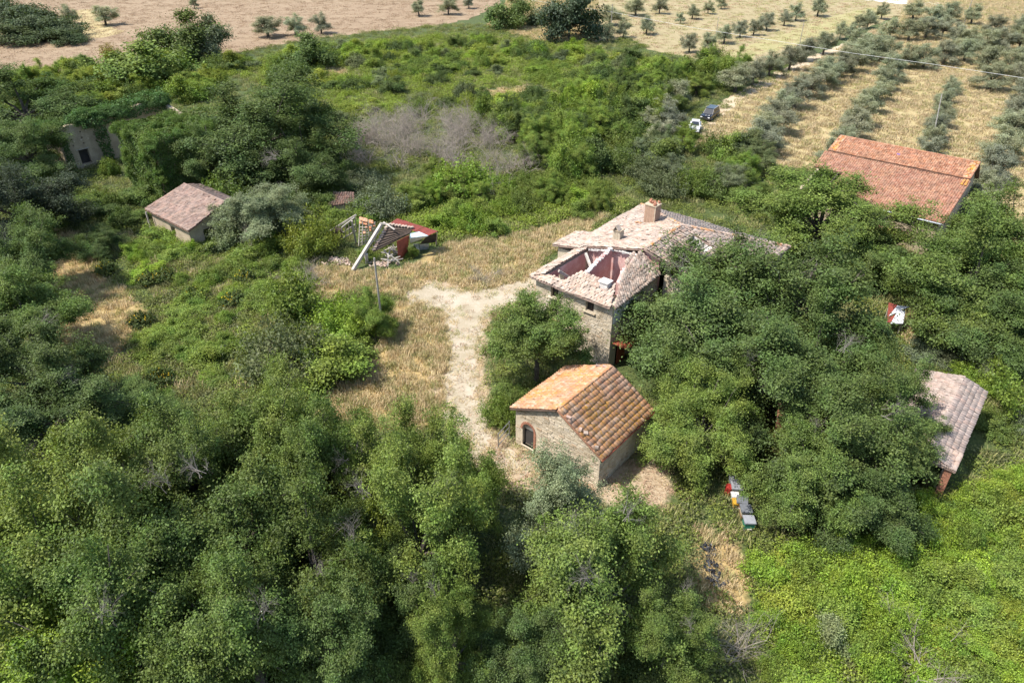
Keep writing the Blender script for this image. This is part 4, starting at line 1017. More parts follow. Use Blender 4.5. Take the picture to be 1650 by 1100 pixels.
# the wood across the lower left, from the back edge to the front
for lab, x, y, w, H, c, kd, tw in (
    ('light green oak at the back left corner of the front wood', 40, 790, 230, 9.5, 'oak_light', 'oak', 0),
    ('oak at the back edge of the front wood beside the grey dead branches', 175, 775, 220, 9, 'oak_light', 'oak', 1),
    ('oak of the back edge of the front wood below the bramble slope', 300, 750, 210, 9, 'oak', 'oak', 0),
    ('rounded oak at the top of the front wood below the leafless slender tree', 415, 705, 210, 9, 'oak_light', 'oak', 0),
    ('oak at the back of the front wood left of the dry clearing', 525, 735, 190, 9.5, 'oak', 'open_oak', 1),
    ('yellowish green oak at the back of the front wood next to the gravel track', 640, 735, 200, 9, 'oak_light', 'open_oak', 1),
    ('oak at the wood edge where the gravel track meets the trees', 735, 775, 150, 8.5, 'oak_light', 'oak', 1),
    ('tall oak at the left picture edge with a pale green crown', 60, 925, 270, 10.5, 'oak_light', 'oak', 0),
    ('dense oak in the middle row of the front wood, second from the left edge', 215, 880, 270, 10.5, 'oak', 'oak', 1),
    ('broad oak in the heart of the front wood', 385, 850, 280, 10.5, 'oak', 'open_oak', 2),
    ('oak in the heart of the front wood with rusty dry leaves beside it', 505, 900, 230, 10, 'oak', 'oak', 1),
    ('large oak with bare limbs showing, right of the heart of the front wood', 670, 850, 250, 10.5, 'oak_light', 'open_oak', 3),
    ('grey green oak in front of the stone barn gable', 905, 815, 215, 7.5, 'grey', 'open_oak', 2),
    ('wide oak at the bottom centre with leaning trunk and open crown', 965, 930, 300, 9.5, 'oak', 'open_oak', 4),
    ('oak at the bottom left, behind the bright green tree of the corner', 225, 1010, 260, 10, 'oak', 'oak', 1),
    ('oak at the bottom edge with dark gaps, right of the corner trees', 390, 1010, 250, 9.5, 'oak', 'open_oak', 2),
    ('oak at the bottom edge over the deep shade of the wood', 540, 1010, 210, 8.5, 'oak_dark', 'open_oak', 2),
    ('small yellow green oak at the bottom edge, standing in front of the dark gap', 720, 1030, 150, 8, 'oak_light', 'open_oak', 2),
    ('low oak at the bottom right of the wood with a bare curved branch', 1080, 1010, 150, 6, 'oak', 'open_oak', 3),
    ('dark shaded oak deep in the gap of the front wood', 650, 960, 200, 6, 'oak_dark', 'open_oak', 2),
    ('dark low tree under the bottom centre oak', 850, 1040, 180, 5, 'oak_dark', 'open_oak', 1),
    ):
    oak(lab, x, y, w * .93, H * 1.15, c, kind=kd, group=G1, twigs=(tw + 1) // 2)
plant('bright_tree', 'tree', 'bright yellow green tree in the bottom left corner', 'oak', 70, 1060, 260, 8, 'bright')
# by the farmhouse
G2 = 'oaks around the farmhouse'
for lab, x, y, w, H, c, kd, tw in (
    ('big oak crown right in front of the farmhouse, hiding its right wall', 1160, 505, 285, 11.5, 'oak_dark', 'oak', 4),
    ('tallest oak above the hidden right end of the farmhouse roof', 1265, 490, 320, 12.5, 'oak_dark', 'open_oak', 4),
    ('oak between the farmhouse corner and the stone barn', 1152, 605, 165, 8.5, 'oak', 'open_oak', 1),
    ('oak in the middle of the big crown group beside the farmhouse', 1225, 590, 260, 9.5, 'oak_dark', 'oak', 2),
    ('oak on the right flank of the big crown group, below the metal sheet shelter', 1315, 560, 200, 10.5, 'oak_dark', 'oak', 2),
    ('light green oak touching the eave of the stone barn', 1124, 680, 172, 7.5, 'oak_light', 'oak', 0),
    ('oak spreading over the beehives', 1325, 762, 175, 7.5, 'oak', 'open_oak', 1),
    ('wide oak between the beehives and the pale tiled shed', 1360, 700, 250, 9.5, 'oak_dark', 'open_oak', 2),
    ('dark oak leaning over the pale tiled shed', 1422, 640, 140, 8.5, 'oak_dark', 'open_oak', 1),
    ('round dark bush-like oak before the near end of the pale tiled shed', 1475, 710, 95, 5, 'oak_dark', 'oak', 0),
    ('shaded oak at the near side of the crown group above the bright brambles', 1400, 800, 180, 5.5, 'oak_dark', 'oak', 0),
    ('round oak between the farmhouse and the long barn', 1330, 345, 235, 9.5, 'oak', 'oak', 0),
    ('large oak in front of the right end of the long barn', 1575, 437, 215, 11, 'oak', 'oak', 0),
    ('oak at the right picture edge beside the long barn', 1645, 400, 190, 11, 'oak', 'oak', 0),
    ('oak at the right picture edge above the pale tiled shed', 1615, 500, 180, 7.5, 'oak_dark', 'oak', 0),
    ('dark oak in the shade below the brown lean-to roof', 1395, 400, 130, 6.5, 'oak_dark', 'oak', 0)):
    oak(lab, x, y, w, H, c, kind=kd, group=G2, twigs=(tw + 1) // 2)
plant('elm_tree', 'tree', 'fresh green tree standing beside the gravel track at the farmhouse corner', 'upright', 866, 534, 172, 8.2, (.135, .20, .04), var=0)
plant('elm_tree', 'tree', 'smaller leafy growth at the foot of the fresh green tree, by the track', 'shrub', 820, 628, 50, 1.6, (.135, .20, .04), var=1)
plant('walnut_shrub', 'shrub', 'green shrub growing against the left corner of the stone barn', 'bush', 805, 660, 60, 2.6, 'mid', var=2)
# left side
G3 = 'trees round the left ruins'
for lab, x, y, w, H, c, kd, tw in (
    ('very large dark oak beside the ivy covered block', 405, 195, 250, 14, 'oak_dark', 'oak', 0),
    ('lower right limb crown of the large dark oak, over the thicket', 485, 255, 140, 9.5, 'oak_dark', 'oak', 2),
    ('oak filling the foot of the large dark oak', 345, 255, 115, 9, 'oak_dark', 'oak', 0),
    ('grey green tree right of the small shed', 420, 335, 130, 7, 'grey', 'oak', 2),
    ('yellow green sapling group behind the small shed roof', 365, 315, 70, 6, 'mid', 'bush', 0),
    ('dark tree at the left edge, above the plastered ruin wall', 35, 165, 180, 11, 'oak_dark', 'oak', 0),
    ('dark tree hiding the left end of the plastered ruin wall', 38, 238, 105, 9, 'oak_dark', 'oak', 0),
    ('brownish dark holm oak at the left edge', 25, 325, 150, 10, (.045, .06, .03), 'oak', 0),
    ('dark round tree at the left edge over the brown path', 35, 410, 120, 9, 'oak_dark', 'oak', 0),
    ('tree with pale lit top at the left edge, half way down', 35, 490, 150, 9, 'oak', 'open_oak', 0),
    ('tall tree in deep shade at the left edge beside the brown path', 55, 580, 190, 9, 'oak_dark', 'open_oak', 1),
    ('dark tree at the left edge where the front wood begins', 70, 660, 200, 7, 'oak_dark', 'open_oak', 1),
    ('shaded bush tree at the end of the brown path by the dead branches', 190, 660, 120, 3, 'oak_dark', 'oak', 0),
    ('dark bush under the ruined wall at the left', 98, 330, 100, 3.2, 'oak', 'oak', 0),
    ('dark rounded bush beside the brown path', 150, 390, 70, 3, 'oak_dark', 'oak', 0),
    ('big spreading tree behind the ivy topped wall', 240, 105, 130, 9, 'oak', 'shrub', 0),
    ('tall dark tree at the edge of the wheat field', 285, 62, 95, 10, 'oak_dark', 'shrub', 0),
    ('grey green tree on the right of the tall dark tree at the wheat edge', 330, 64, 56, 9, 'grey', 'shrub', 0),
    ('dark tree in the very corner at the top left', 10, 22, 80, 8, (.075, .105, .05), 'shrub', 0),
    ('tallest dark tree of the top left corner clump', 45, 28, 80, 9, (.07, .10, .048), 'shrub', 0),
    ('low dark tree at the front of the top left corner clump', 30, 52, 80, 5, (.08, .11, .04), 'shrub', 0),
    ('dark tree of the top left corner clump, nearer the golden strip', 85, 42, 70, 7, (.07, .10, .045), 'shrub', 0),
    ('low bush at the right foot of the top left corner clump', 108, 58, 46, 4, (.08, .115, .045), 'shrub', 0),
    ('round dark tree standing alone at the edge of the wheat field', 500, 84, 80, 7, 'oak_dark', 'shrub', 0),
    ('small dark tree below the round tree of the wheat edge', 468, 112, 50, 5, 'oak_dark', 'shrub', 0),
    ('dark poplar shaped tree at the top, left of the big evergreen', 818, 20, 62, 9, 'oak_dark', 'shrub', 0),
    ('large dark evergreen tree at the top centre', 918, 24, 95, 13, (.066, .098, .05), 'shrub', 0),
    ('yellowish thin tree between the two dark trees at the top', 862, 28, 34, 5, 'dull', 'bush', 0),
    ('slender half leafless tree in the bramble slope', 450, 560, 130, 6, 'dull', 'bush', 0),
    ('bright green round tree left of the grey utility pole', 555, 510, 100, 4.5, 'bright', 'bush', 0),
    ('dark green tree wrapped round the grey utility pole', 600, 500, 80, 5, 'mid', 'oak', 0),
    ('ivy grown trunk tree left of the dry clearing', 470, 470, 70, 6, 'mid', 'cone', 0),
    ('dense green bush at the left border of the dry clearing', 520, 580, 130, 3.6, 'mid', 'shrub', 0),
    ('bush with hanging shoots behind the collapsed shed', 610, 322, 80, 4.5, 'grey', 'bush', 0),
    ('bright leafy fig tree in front of the grey leafless thicket', 745, 285, 90, 5.5, 'bright', 'bush', 0),
    ('conical bright yellow green bush beside the ivy covered block', 205, 208, 58, 6, 'yellow', 'cone', 0),
    ('yellow green tree left of the collapsed shed', 500, 375, 80, 5.5, 'yellow', 'bush', 0),
    ('thin golden sapling at the wheat field edge', 177, 84, 24, 5, (.3, .26, .06), 'cone', 0)):
    oak(lab, x, y, w, H, c, kind=kd, group=G3, twigs=tw, name='broadleaf_tree', cat='tree')

for lab, x, y, w, H in (('bush before the front wall of the small plastered shed', 262, 378, 60, 1.9), ('low bush at the near corner of the small plastered shed', 305, 402, 50, 1.6), ('bush beside the door of the small plastered shed', 350, 372, 48, 1.9), ('bush growing in front of the brown roofed hut', 545, 345, 60, 2.4), ('bush between the brown roofed hut and the collapsed shed', 585, 338, 55, 3.0), ('shrub inside the collapsed shed between its fallen battens', 590, 408, 34, 1.6), ('ivy bush at the foot of the red door of the collapsed shed', 664, 405, 22, 1.6)):
    plant('shrub', 'shrub', lab, 'shrub', x, y, w, H, 'mid')
# ------------------------------------------------------------------ olives
OL = 0
def olive(label, px, py, wpx, H=None, group='olive trees of the grove', col=None):
    global OL; OL += 1
    s = ground_at(px, py, 2).length; H = H or min(5.5, max(3.2, wpx * math.hypot(s, 0) / FOC * .95))
    return plant('olive_tree', 'olive tree', label, 'olive', px, py, wpx, H, col or ('olive' if random.random() < .7 else 'olive_grey'), group)
ORD = ['first', 'second', 'third', 'fourth', 'fifth', 'sixth', 'seventh', 'eighth', 'ninth', 'tenth', 'eleventh', 'twelfth', 'thirteenth', 'fourteenth', 'fifteenth', 'sixteenth', 'seventeenth', 'eighteenth']
for k, (x, y, w) in enumerate(((1113, 66, 30), (1142, 65, 30), (1169, 52, 30), (1195, 44, 26), (1216, 42, 24), (1238, 32, 27), (1266, 26, 24), (1285, 16, 26), (1321, 8, 30))):
    olive('olive with clear trunk in the mown field, %s from the thicket' % ORD[k], x, y, w, group='olive row across the mown field')
for k, (x, y, w) in enumerate(((1097, 27, 16), (1117, 17, 22), (1142, 10, 20), (1163, 3, 18))):
    olive('small olive at the top of the mown field, %s from its near end' % ORD[k], x, y, w, group='far olive row in the mown field')
for k, (x, y, w) in enumerate(((983, 22, 46), (1006, 44, 28), (1043, 38, 28), (980, 50, 30), (1025, 8, 36), (1064, 6, 26))):
    olive(['large grey olive right beside the dark evergreen', 'olive standing in front of the large grey olive', 'lone slim olive at the left of the mown field', 'low olive at the foot of the dark evergreen', 'dark olive at the top behind the large grey olive', 'small olive at the top edge of the mown field'][k], x, y, w, group='olives by the evergreen')
for k, (x, y, w) in enumerate(((1188, 122, 62), (1216, 112, 48), (1243, 100, 44), (1275, 90, 42), (1302, 76, 38), (1330, 66, 34), (1357, 46, 26), (1372, 50, 22), (1387, 33, 22), (1401, 28, 26), (1424, 16, 22))):
    olive('olive on the field side of the dirt track, %s from the cars' % ORD[k], x, y, w, group='olive row along the dirt track')
for k, (x, y, w) in enumerate(((428, 40, 48), (473, 37, 34), (515, 34, 34), (674, 10, 26), (722, 6, 32), (755, 2, 20), (165, 22, 36), (311, 4, 14), (108, 20, 26))):
    olive(['largest of the three round olives in the wheat field', 'middle one of the three round olives in the wheat field', 'right one of the three round olives in the wheat field', 'olive at the far border of the wheat field, the left of a pair', 'olive at the far border of the wheat field, the right of a pair', 'small olive at the top edge beside the poplar shaped tree', 'grey olive on the golden strip of the wheat field', 'slim dark tree with long shadow at the top of the wheat field', 'grey olive at the right of the top left clump'][k], x, y, w, group='olives in the wheat field')
for k, (x, y, w) in enumerate(((1092, 148, 54), (1070, 172, 48), (1084, 190, 46), (1068, 212, 52), (1050, 190, 40))):
    olive('grey olive beside the parked cars, %s of the clump from the track' % ORD[k], x, y, w, group='olive clump by the cars')
def row(name, pts, widths, n, group):
    for k in range(n):
        t = k / (n - 1); q = t * (len(pts) - 1); i = min(int(q), len(pts) - 2); f = q - i
        x = pts[i][0] + (pts[i + 1][0] - pts[i][0]) * f; y = pts[i][1] + (pts[i + 1][1] - pts[i][1]) * f
        w = widths[0] + (widths[1] - widths[0]) * t
        olive('olive in the %s, %s from its near end' % (name, ORD[k]), x + random.gauss(0, 1.6), y + random.gauss(0, 1.4), w * random.uniform(.7, .98), group=group)
row('hedge-like row nearest the dirt track', [(1228, 218), (1262, 170), (1318, 122), (1362, 100), (1400, 72)], (76, 46), 12, 'olive row nearest the dirt track')
row('row behind the long barn', [(1345, 240), (1385, 190), (1415, 145), (1438, 105)], (64, 44), 8, 'olive row behind the long barn')
row('row with the thin leaning pole', [(1500, 240), (1512, 200), (1524, 160), (1535, 132)], (56, 36), 7, 'olive row with the leaning pole')
row('row right of the long barn', [(1583, 330), (1590, 290), (1612, 245), (1640, 190), (1655, 150)], (72, 54), 8, 'olive row right of the long barn')
row('upper band of olives below the wire', [(1385, 60), (1425, 70), (1465, 88), (1510, 85), (1560, 78), (1620, 96), (1655, 92)], (46, 52), 10, 'upper band of olives')
row('upper band of olives above the wire', [(1440, 42), (1485, 44), (1530, 40), (1560, 58), (1605, 62), (1650, 60)], (42, 44), 9, 'top band of olives')
row('topmost row of olives at the right corner', [(1475, 12), (1515, 22), (1550, 14), (1600, 34), (1650, 36)], (40, 42), 6, 'topmost olives')
olive('round olive under the wire, alone in the dry grass at the right', 1603, 118, 52); olive('low olive right at the picture edge near the wire', 1648, 120, 44)

# ------------------------------------------------------------------ thickets: single shrubs standing close together
BUILD = []
def local_rect(o, x0, y0, x1, y1):
    m = Matrix.Rotation(RZ, 2); return [tuple(Vector(o.location[:2]) + m @ Vector(q)) for q in ((x0, y0), (x1, y0), (x1, y1), (x0, y1))]
BUILD += [local_rect(barn, -.6, -1, 8.2, 8.2), local_rect(house, -3, -1, 15, 20)]
BUILD += [wpoly([(1330, 300), (1480, 390), (1570, 340), (1560, 280), (1380, 250)]), wpoly([(1480, 620), (1590, 660), (1545, 790), (1440, 760)]), wpoly([(245, 370), (310, 400), (365, 375), (305, 335)]),
          wpoly([(535, 400), (565, 440), (700, 425), (710, 395), (640, 375), (560, 375)]), wpoly([(1425, 530), (1470, 530), (1470, 505), (1430, 505)])]
OPEN = [wpoly(TRACK)] + DRY + BARE
NS = 0
DEADZONE = wpoly([(545, 225), (640, 192), (740, 196), (830, 248), (840, 295), (770, 300), (690, 265), (560, 285)])
ADJ = dict(mid='mid green', bramble='fresh green', oak='deep green', oak_light='light green', oak_dark='dark green', bright='bright green', yellow='yellow green', dull='dull green', grey='grey green', willow='pale grey green')
def thicket(label, poly, dens, kinds, cols, Hs, Rs, group, n=None, name='shrub', cat='shrub', parts=None):
    global NS
    pts = sample([wpoly(poly)], dens, n or 10**9, excl=BUILD + OPEN + [DEADZONE])
    W = np.array(wpoly(poly)); lo, hi = W.min(0), W.max(0)
    for p in pts:
        kd = random.choice(kinds); Rw = random.uniform(*Rs); NS += 1; cl = random.choice(cols)
        fx, fy = (p[0] - lo[0]) / (hi[0] - lo[0]), (p[1] - lo[1]) / (hi[1] - lo[1])
        place = 'at its %s %s' % ('near' if fy < .34 else 'far' if fy > .67 else 'middle', 'left' if fx < .34 else 'right' if fx > .67 else 'centre')
        lb = '%s %s, %s' % (ADJ[cl], label, place)
        plant_at(name, cat, lb, kd, (p[0], p[1], -.05), Rw, random.uniform(*Hs), GREEN[cl], group)
thicket('tall shrub of the thicket behind the farmhouse', [(600, 250), (880, 190), (1090, 110), (1190, 125), (1060, 190), (1040, 240), (960, 290), (860, 310)], .09, ['bush', 'shrub', 'oak', 'oak'], ['mid', 'mid', 'bramble', 'oak', 'oak_light', 'bright', 'oak_dark'], (3.4, 6.2), (1.9, 3.2), 'tall shrubs of the thicket', name='tall_shrub', cat='tall shrub')  # tall shrubs of the scrub, some shaped by the oak models
thicket('low shrub of the overgrown field', [(350, 118), (480, 85), (700, 62), (800, 70), (980, 90), (1090, 105), (880, 185), (560, 190), (520, 200), (400, 130)], .036, ['shrub', 'shrub', 'bush', 'mound'], ['bramble', 'bright', 'mid', 'yellow', 'dull', 'oak', 'oak_dark'], (1.5, 3.6), (1.6, 3.0), 'shrubs of the overgrown field')
thicket('shrub of the bank above the dry clearing', [(640, 360), (700, 290), (860, 310), (960, 300), (1010, 330), (930, 370), (840, 385), (720, 385)], .11, ['bush', 'shrub', 'oak'], ['mid', 'bramble', 'bright', 'oak_light'], (2.2, 4.0), (1.3, 2.2), 'shrubs above the dry clearing')
thicket('bush behind the farmhouse roof', [(960, 300), (1040, 240), (1200, 245), (1225, 285), (1200, 335), (1060, 330)], .06, ['oak', 'bush', 'shrub'], ['dull', 'grey', 'oak', 'mid'], (3.0, 5.0), (2.0, 3.2), 'bushes behind the farmhouse roof', name='bush', cat='bush')
thicket('bush of the belt behind the ruined house', [(0, 140), (60, 125), (200, 115), (380, 110), (330, 170), (270, 160), (110, 200), (0, 230)], .045, ['shrub', 'oak', 'bush'], ['oak', 'mid', 'oak_light', 'yellow'], (2.6, 5.0), (2.0, 3.4), 'shrubs above the ruined house', name='bush', cat='bush')
thicket('shrub of the tangle by the collapsed shed', [(330, 330), (480, 300), (640, 300), (640, 350), (540, 345), (480, 420), (400, 430), (350, 395)], .07, ['shrub', 'bush'], ['oak', 'mid', 'dull', 'grey'], (2.0, 3.8), (1.5, 2.6), 'shrubs by the collapsed shed')
thicket('undergrowth shrub below the ruined wall', [(0, 260), (110, 285), (200, 270), (240, 320), (200, 370), (120, 350), (0, 400)], .06, ['shrub', 'mound'], ['oak', 'oak_dark', 'mid'], (1.3, 2.6), (1.4, 2.4), 'shrubs below the ruined wall')
thicket('bramble mound of the slope left of the track', [(190, 370), (300, 400), (400, 400), (480, 430), (500, 500), (600, 570), (520, 640), (400, 640), (250, 650), (140, 640), (210, 540), (250, 480)], .15, ['mound', 'mound', 'mound', 'shrub'], ['bramble', 'bright', 'oak_light', 'mid', 'mid'], (.7, 1.8), (1.0, 2.1), 'bramble mounds on the green slope', name='bramble_mound', cat='bramble')
thicket('bramble mound of the lower right brambles', [(1225, 900), (1400, 860), (1560, 800), (1660, 730), (1680, 1110), (1200, 1110), (1220, 990)], .5, ['mound', 'mound', 'shrub'], ['bright', 'bright', 'bright', 'yellow', 'bramble', 'mid'], (1.0, 2.3), (.9, 1.9), 'bramble mounds at the lower right', name='bramble_mound', cat='bramble')
thicket('bush around the pale tiled shed', [(1460, 560), (1560, 590), (1660, 600), (1660, 760), (1590, 790), (1560, 800), (1600, 680), (1590, 630), (1500, 590)], .12, ['shrub', 'bush', 'mound'], ['mid', 'oak', 'bright', 'grey'], (1.2, 2.6), (1.1, 2.0), 'bushes round the pale tiled shed')
thicket('willow bush of the bottom right clump', [(1180, 1010), (1290, 960), (1400, 1040), (1560, 1000), (1640, 1010), (1660, 1120), (1180, 1120)], .055, ['bush', 'shrub'], ['willow', 'grey', 'willow'], (1.6, 2.8), (1.1, 1.8), 'willow bushes at the bottom right', name='willow_bush', cat='bush')
thicket('low bush under the front wood', [(100, 700), (700, 760), (900, 840), (1100, 960), (1080, 1120), (0, 1120), (0, 800)], .035, ['shrub', 'mound'], ['oak_dark', 'oak'], (1.0, 2.2), (1.3, 2.2), 'bushes under the front wood')
# leafless grey thicket
for p in sample([wpoly([(540, 230), (640, 190), (760, 195), (850, 250), (850, 300), (770, 320), (690, 270), (560, 290)])], .10):
    plant_at('leafless_shrub', 'shrub', 'grey leafless shrub of the dead thicket beside the big dark oak', 'dead', (p[0], p[1], 0), random.uniform(1.8, 2.8), random.uniform(3.2, 4.8), (1, 1, 1), 'grey leafless shrubs')
for x, y, lab in ((170, 680, 'bare grey dead tree lying in the shade above the front wood'), (80, 735, 'bare twigs poking out behind the front wood at the left'), (405, 400, 'grey dead branches above the bramble slope'), (500, 455, 'dark bare branch standing out against the dry clearing'), (1490, 1070, 'bare thin twigs among the willow bushes'), (450, 600, 'pale bare stems in the middle of the bramble slope'), (1185, 1050, 'bare twigs at the bottom edge beside the willows')):
    p = ground_at(x, y, .5); plant_at('leafless_shrub', 'dead shrub', lab, 'dead', (p.x, p.y, 0), 2.2, 3.2, (1, 1, 1))
for x, y in ((170, 428), (240, 445), (265, 442), (310, 472), (395, 440), (228, 512), (110, 585), (105, 610), (255, 605), (130, 570), (375, 478)):
    p = ground_at(x, y, .9)
    plant_at('broom_bush', 'bush', 'broom bush with yellow flowers on the green slope, %s' % ('near the small plastered shed' if y < 450 else 'half way down' if y < 520 else 'at the lower left end'), 'broom', (p.x, p.y, 0), 1.2, 1.7, (.09, .13, .03), 'yellow flowering brooms', parts=[('flowers', FLOWER, (0, 0, 0), None, None)])
# a leafless brush heap on the clearing
p = ground_at(783, 447); o = empty('brush_heap', p); tag(o, 'heap of purplish brown dry brushwood on the edge of the clearing', 'brush heap')
for k in range(6): link('branch', PROTO['dead'][k % 3][2], o, (random.gauss(0, .7), random.gauss(0, .4), .1), (random.gauss(1.3, .2), 0, random.uniform(0, 6.28)), .6)

# ------------------------------------------------------------------ ivy
def ivy(name, label, quads, dens, size, col, thick=.35, parent=None, bulge=.4):
    C = []; N = []
    for q in quads:
        a, b, c, d = [np.array(p, float) for p in q]; A = np.linalg.norm(np.cross(b - a, d - a)); n = int(A * dens)
        s, t = rng.uniform(-.03, 1.03, (n, 1)), rng.uniform(-.03, 1.03, (n, 1))
        P = a * (1 - s) * (1 - t) + b * s * (1 - t) + c * s * t + d * (1 - s) * t
        nr = np.cross(b - a, d - a); nr /= np.linalg.norm(nr)
        w = bulge * (.5 + .5 * np.sin(P[:, :1] * 1.7 + P[:, 2:] * 2.1) * np.sin(P[:, 1:2] * 1.9 - P[:, 2:] * 1.3))
        C.append(P + nr * (w + rng.uniform(0, thick, (n, 1)))); N.append(np.tile(nr, (n, 1)) * .8 + np.array([0, 0, .35]) + rng.normal(size=(n, 3)) * .4)
    V, f = leaf_quads(np.concatenate(C), np.concatenate(N), size, .8)
    o = link(name, np_mesh(name, V, f, mat=M['leaf']), parent); o.color = (*col, 1)
    return o
def lw(o, pts): return [tuple(o.location + Matrix.Rotation(RZ, 3, 'Z') @ Vector(p)) for p in pts]
# the block wholly wrapped in ivy
bp = ground_at(222, 305); blk = empty('ivy_covered_block', bp, RZ); tag(blk, 'tall square building wholly covered by ivy, lit on top', 'building')
bx, by, bz = 8.2, 7.0, 8.3
simple_box_walls(blk, .3, .3, bx - .3, by - .3, bz - .6, M['plaster_beige'])
MB().box((bx / 2, by / 2, bz - .7), (bx - 1.4, by - 1.4, .2)).build('flat_roof', M['plaster_beige'], blk)
ivy('ivy', None, [[(0, 0, 0), (bx, 0, 0), (bx, 0, bz), (0, 0, bz)], [(0, by, 0), (0, 0, 0), (0, 0, bz), (0, by, bz)], [(bx, 0, 0), (bx, by, 0), (bx, by, bz), (bx, 0, bz)], [(0, 0, bz - .5), (bx, 0, bz - .5), (bx, by, bz - .5), (0, by, bz - .5)]], 190, .2, (.10, .17, .03), .4, blk, .4)
for k in range(26):
    e = random.random(); sx, sy = random.choice(((e * bx, -.1), (-.1, e * by), (e * bx, by), (bx, e * by), (e * bx, random.random() * by), (0, 0), (bx, 0)))
    z = bz - .5 if k % 3 else random.uniform(.2, bz - 1.2)
    if not k % 3: sx, sy = random.choice(((0, 0), (bx, -.1), (e * bx, -.25), (-.25, e * by)))
    o = link('ivy', random.choice(PROTO['mound'])[2], blk, (sx, sy, z - .35), (random.gauss(0, .2), random.gauss(0, .2), random.random() * 6), (random.uniform(.45, .9), random.uniform(.45, .9), random.uniform(.7, 1.3))); o.color = (.10, .17, .03, 1)
for k in range(16):
    o = link('ivy', random.choice(PROTO['mound'])[2], ivy_house, (random.uniform(-1.8, .2), random.uniform(2.5, 16), random.uniform(5.6, 6.4)), (0, 0, random.random() * 6), (.8, .9, random.uniform(.7, 1.2))); o.color = (*GREEN['ivy'], 1)
for k in range(5):
    o = link('ivy', random.choice(PROTO['mound'])[2], ivy_house, (random.uniform(-5, -.5), random.uniform(-.5, .3), random.uniform(4.4, 5.4)), (0, 0, random.random() * 6), (.8, .6, 1)); o.color = (*GREEN['ivy'], 1)
# ivy along the top of the roofless house wall
o = ivy('ivy', None, [[(.2, 3.5, 5.2), (.2, 16, 5.4), (-.2, 16, 6.9), (-.2, 3.5, 6.2)], [(.4, 3.0, 6.2), (.4, 16.5, 6.8), (-3.2, 16.5, 7.2), (-3.2, 3.0, 6.0)], [(-3.2, 0, 4), (-.2, 0, 5.2), (-.2, 4, 6.4), (-3.2, 4, 6)], [(.15, 4.8, 0), (.15, 6.2, 0), (.15, 6.2, 6), (.15, 4.6, 6)], [(-7, -.1, 3.5), (0, -.1, 4.4), (0, -.2, 5.6), (-7, -.2, 4.8)], [(.1, 0, 0), (.1, .9, 0), (.1, .7, 5.6), (.1, 0, 5.6)]], 110, .22, GREEN['ivy'], .6, ivy_house, .6)
tag(ivy('climbing_plant', None, [[tuple(ground_at(1590, 650) + Vector((a, b, c))) for a, b, c in ((-.5, -3, 0), (1.5, 3, 0), (1.2, 3, 2.6), (-.8, -3, 2.4))], [tuple(ground_at(1590, 650) + Vector((a, b, c))) for a, b, c in ((-1.0, -2.5, 2.5), (1, 3, 2.6), (3, 2, 2.0), (1.5, -3, 1.8))]], 90, .2, GREEN['mid'], .5), 'creeper climbing over the right edge of the pale tiled shed', 'creeper')

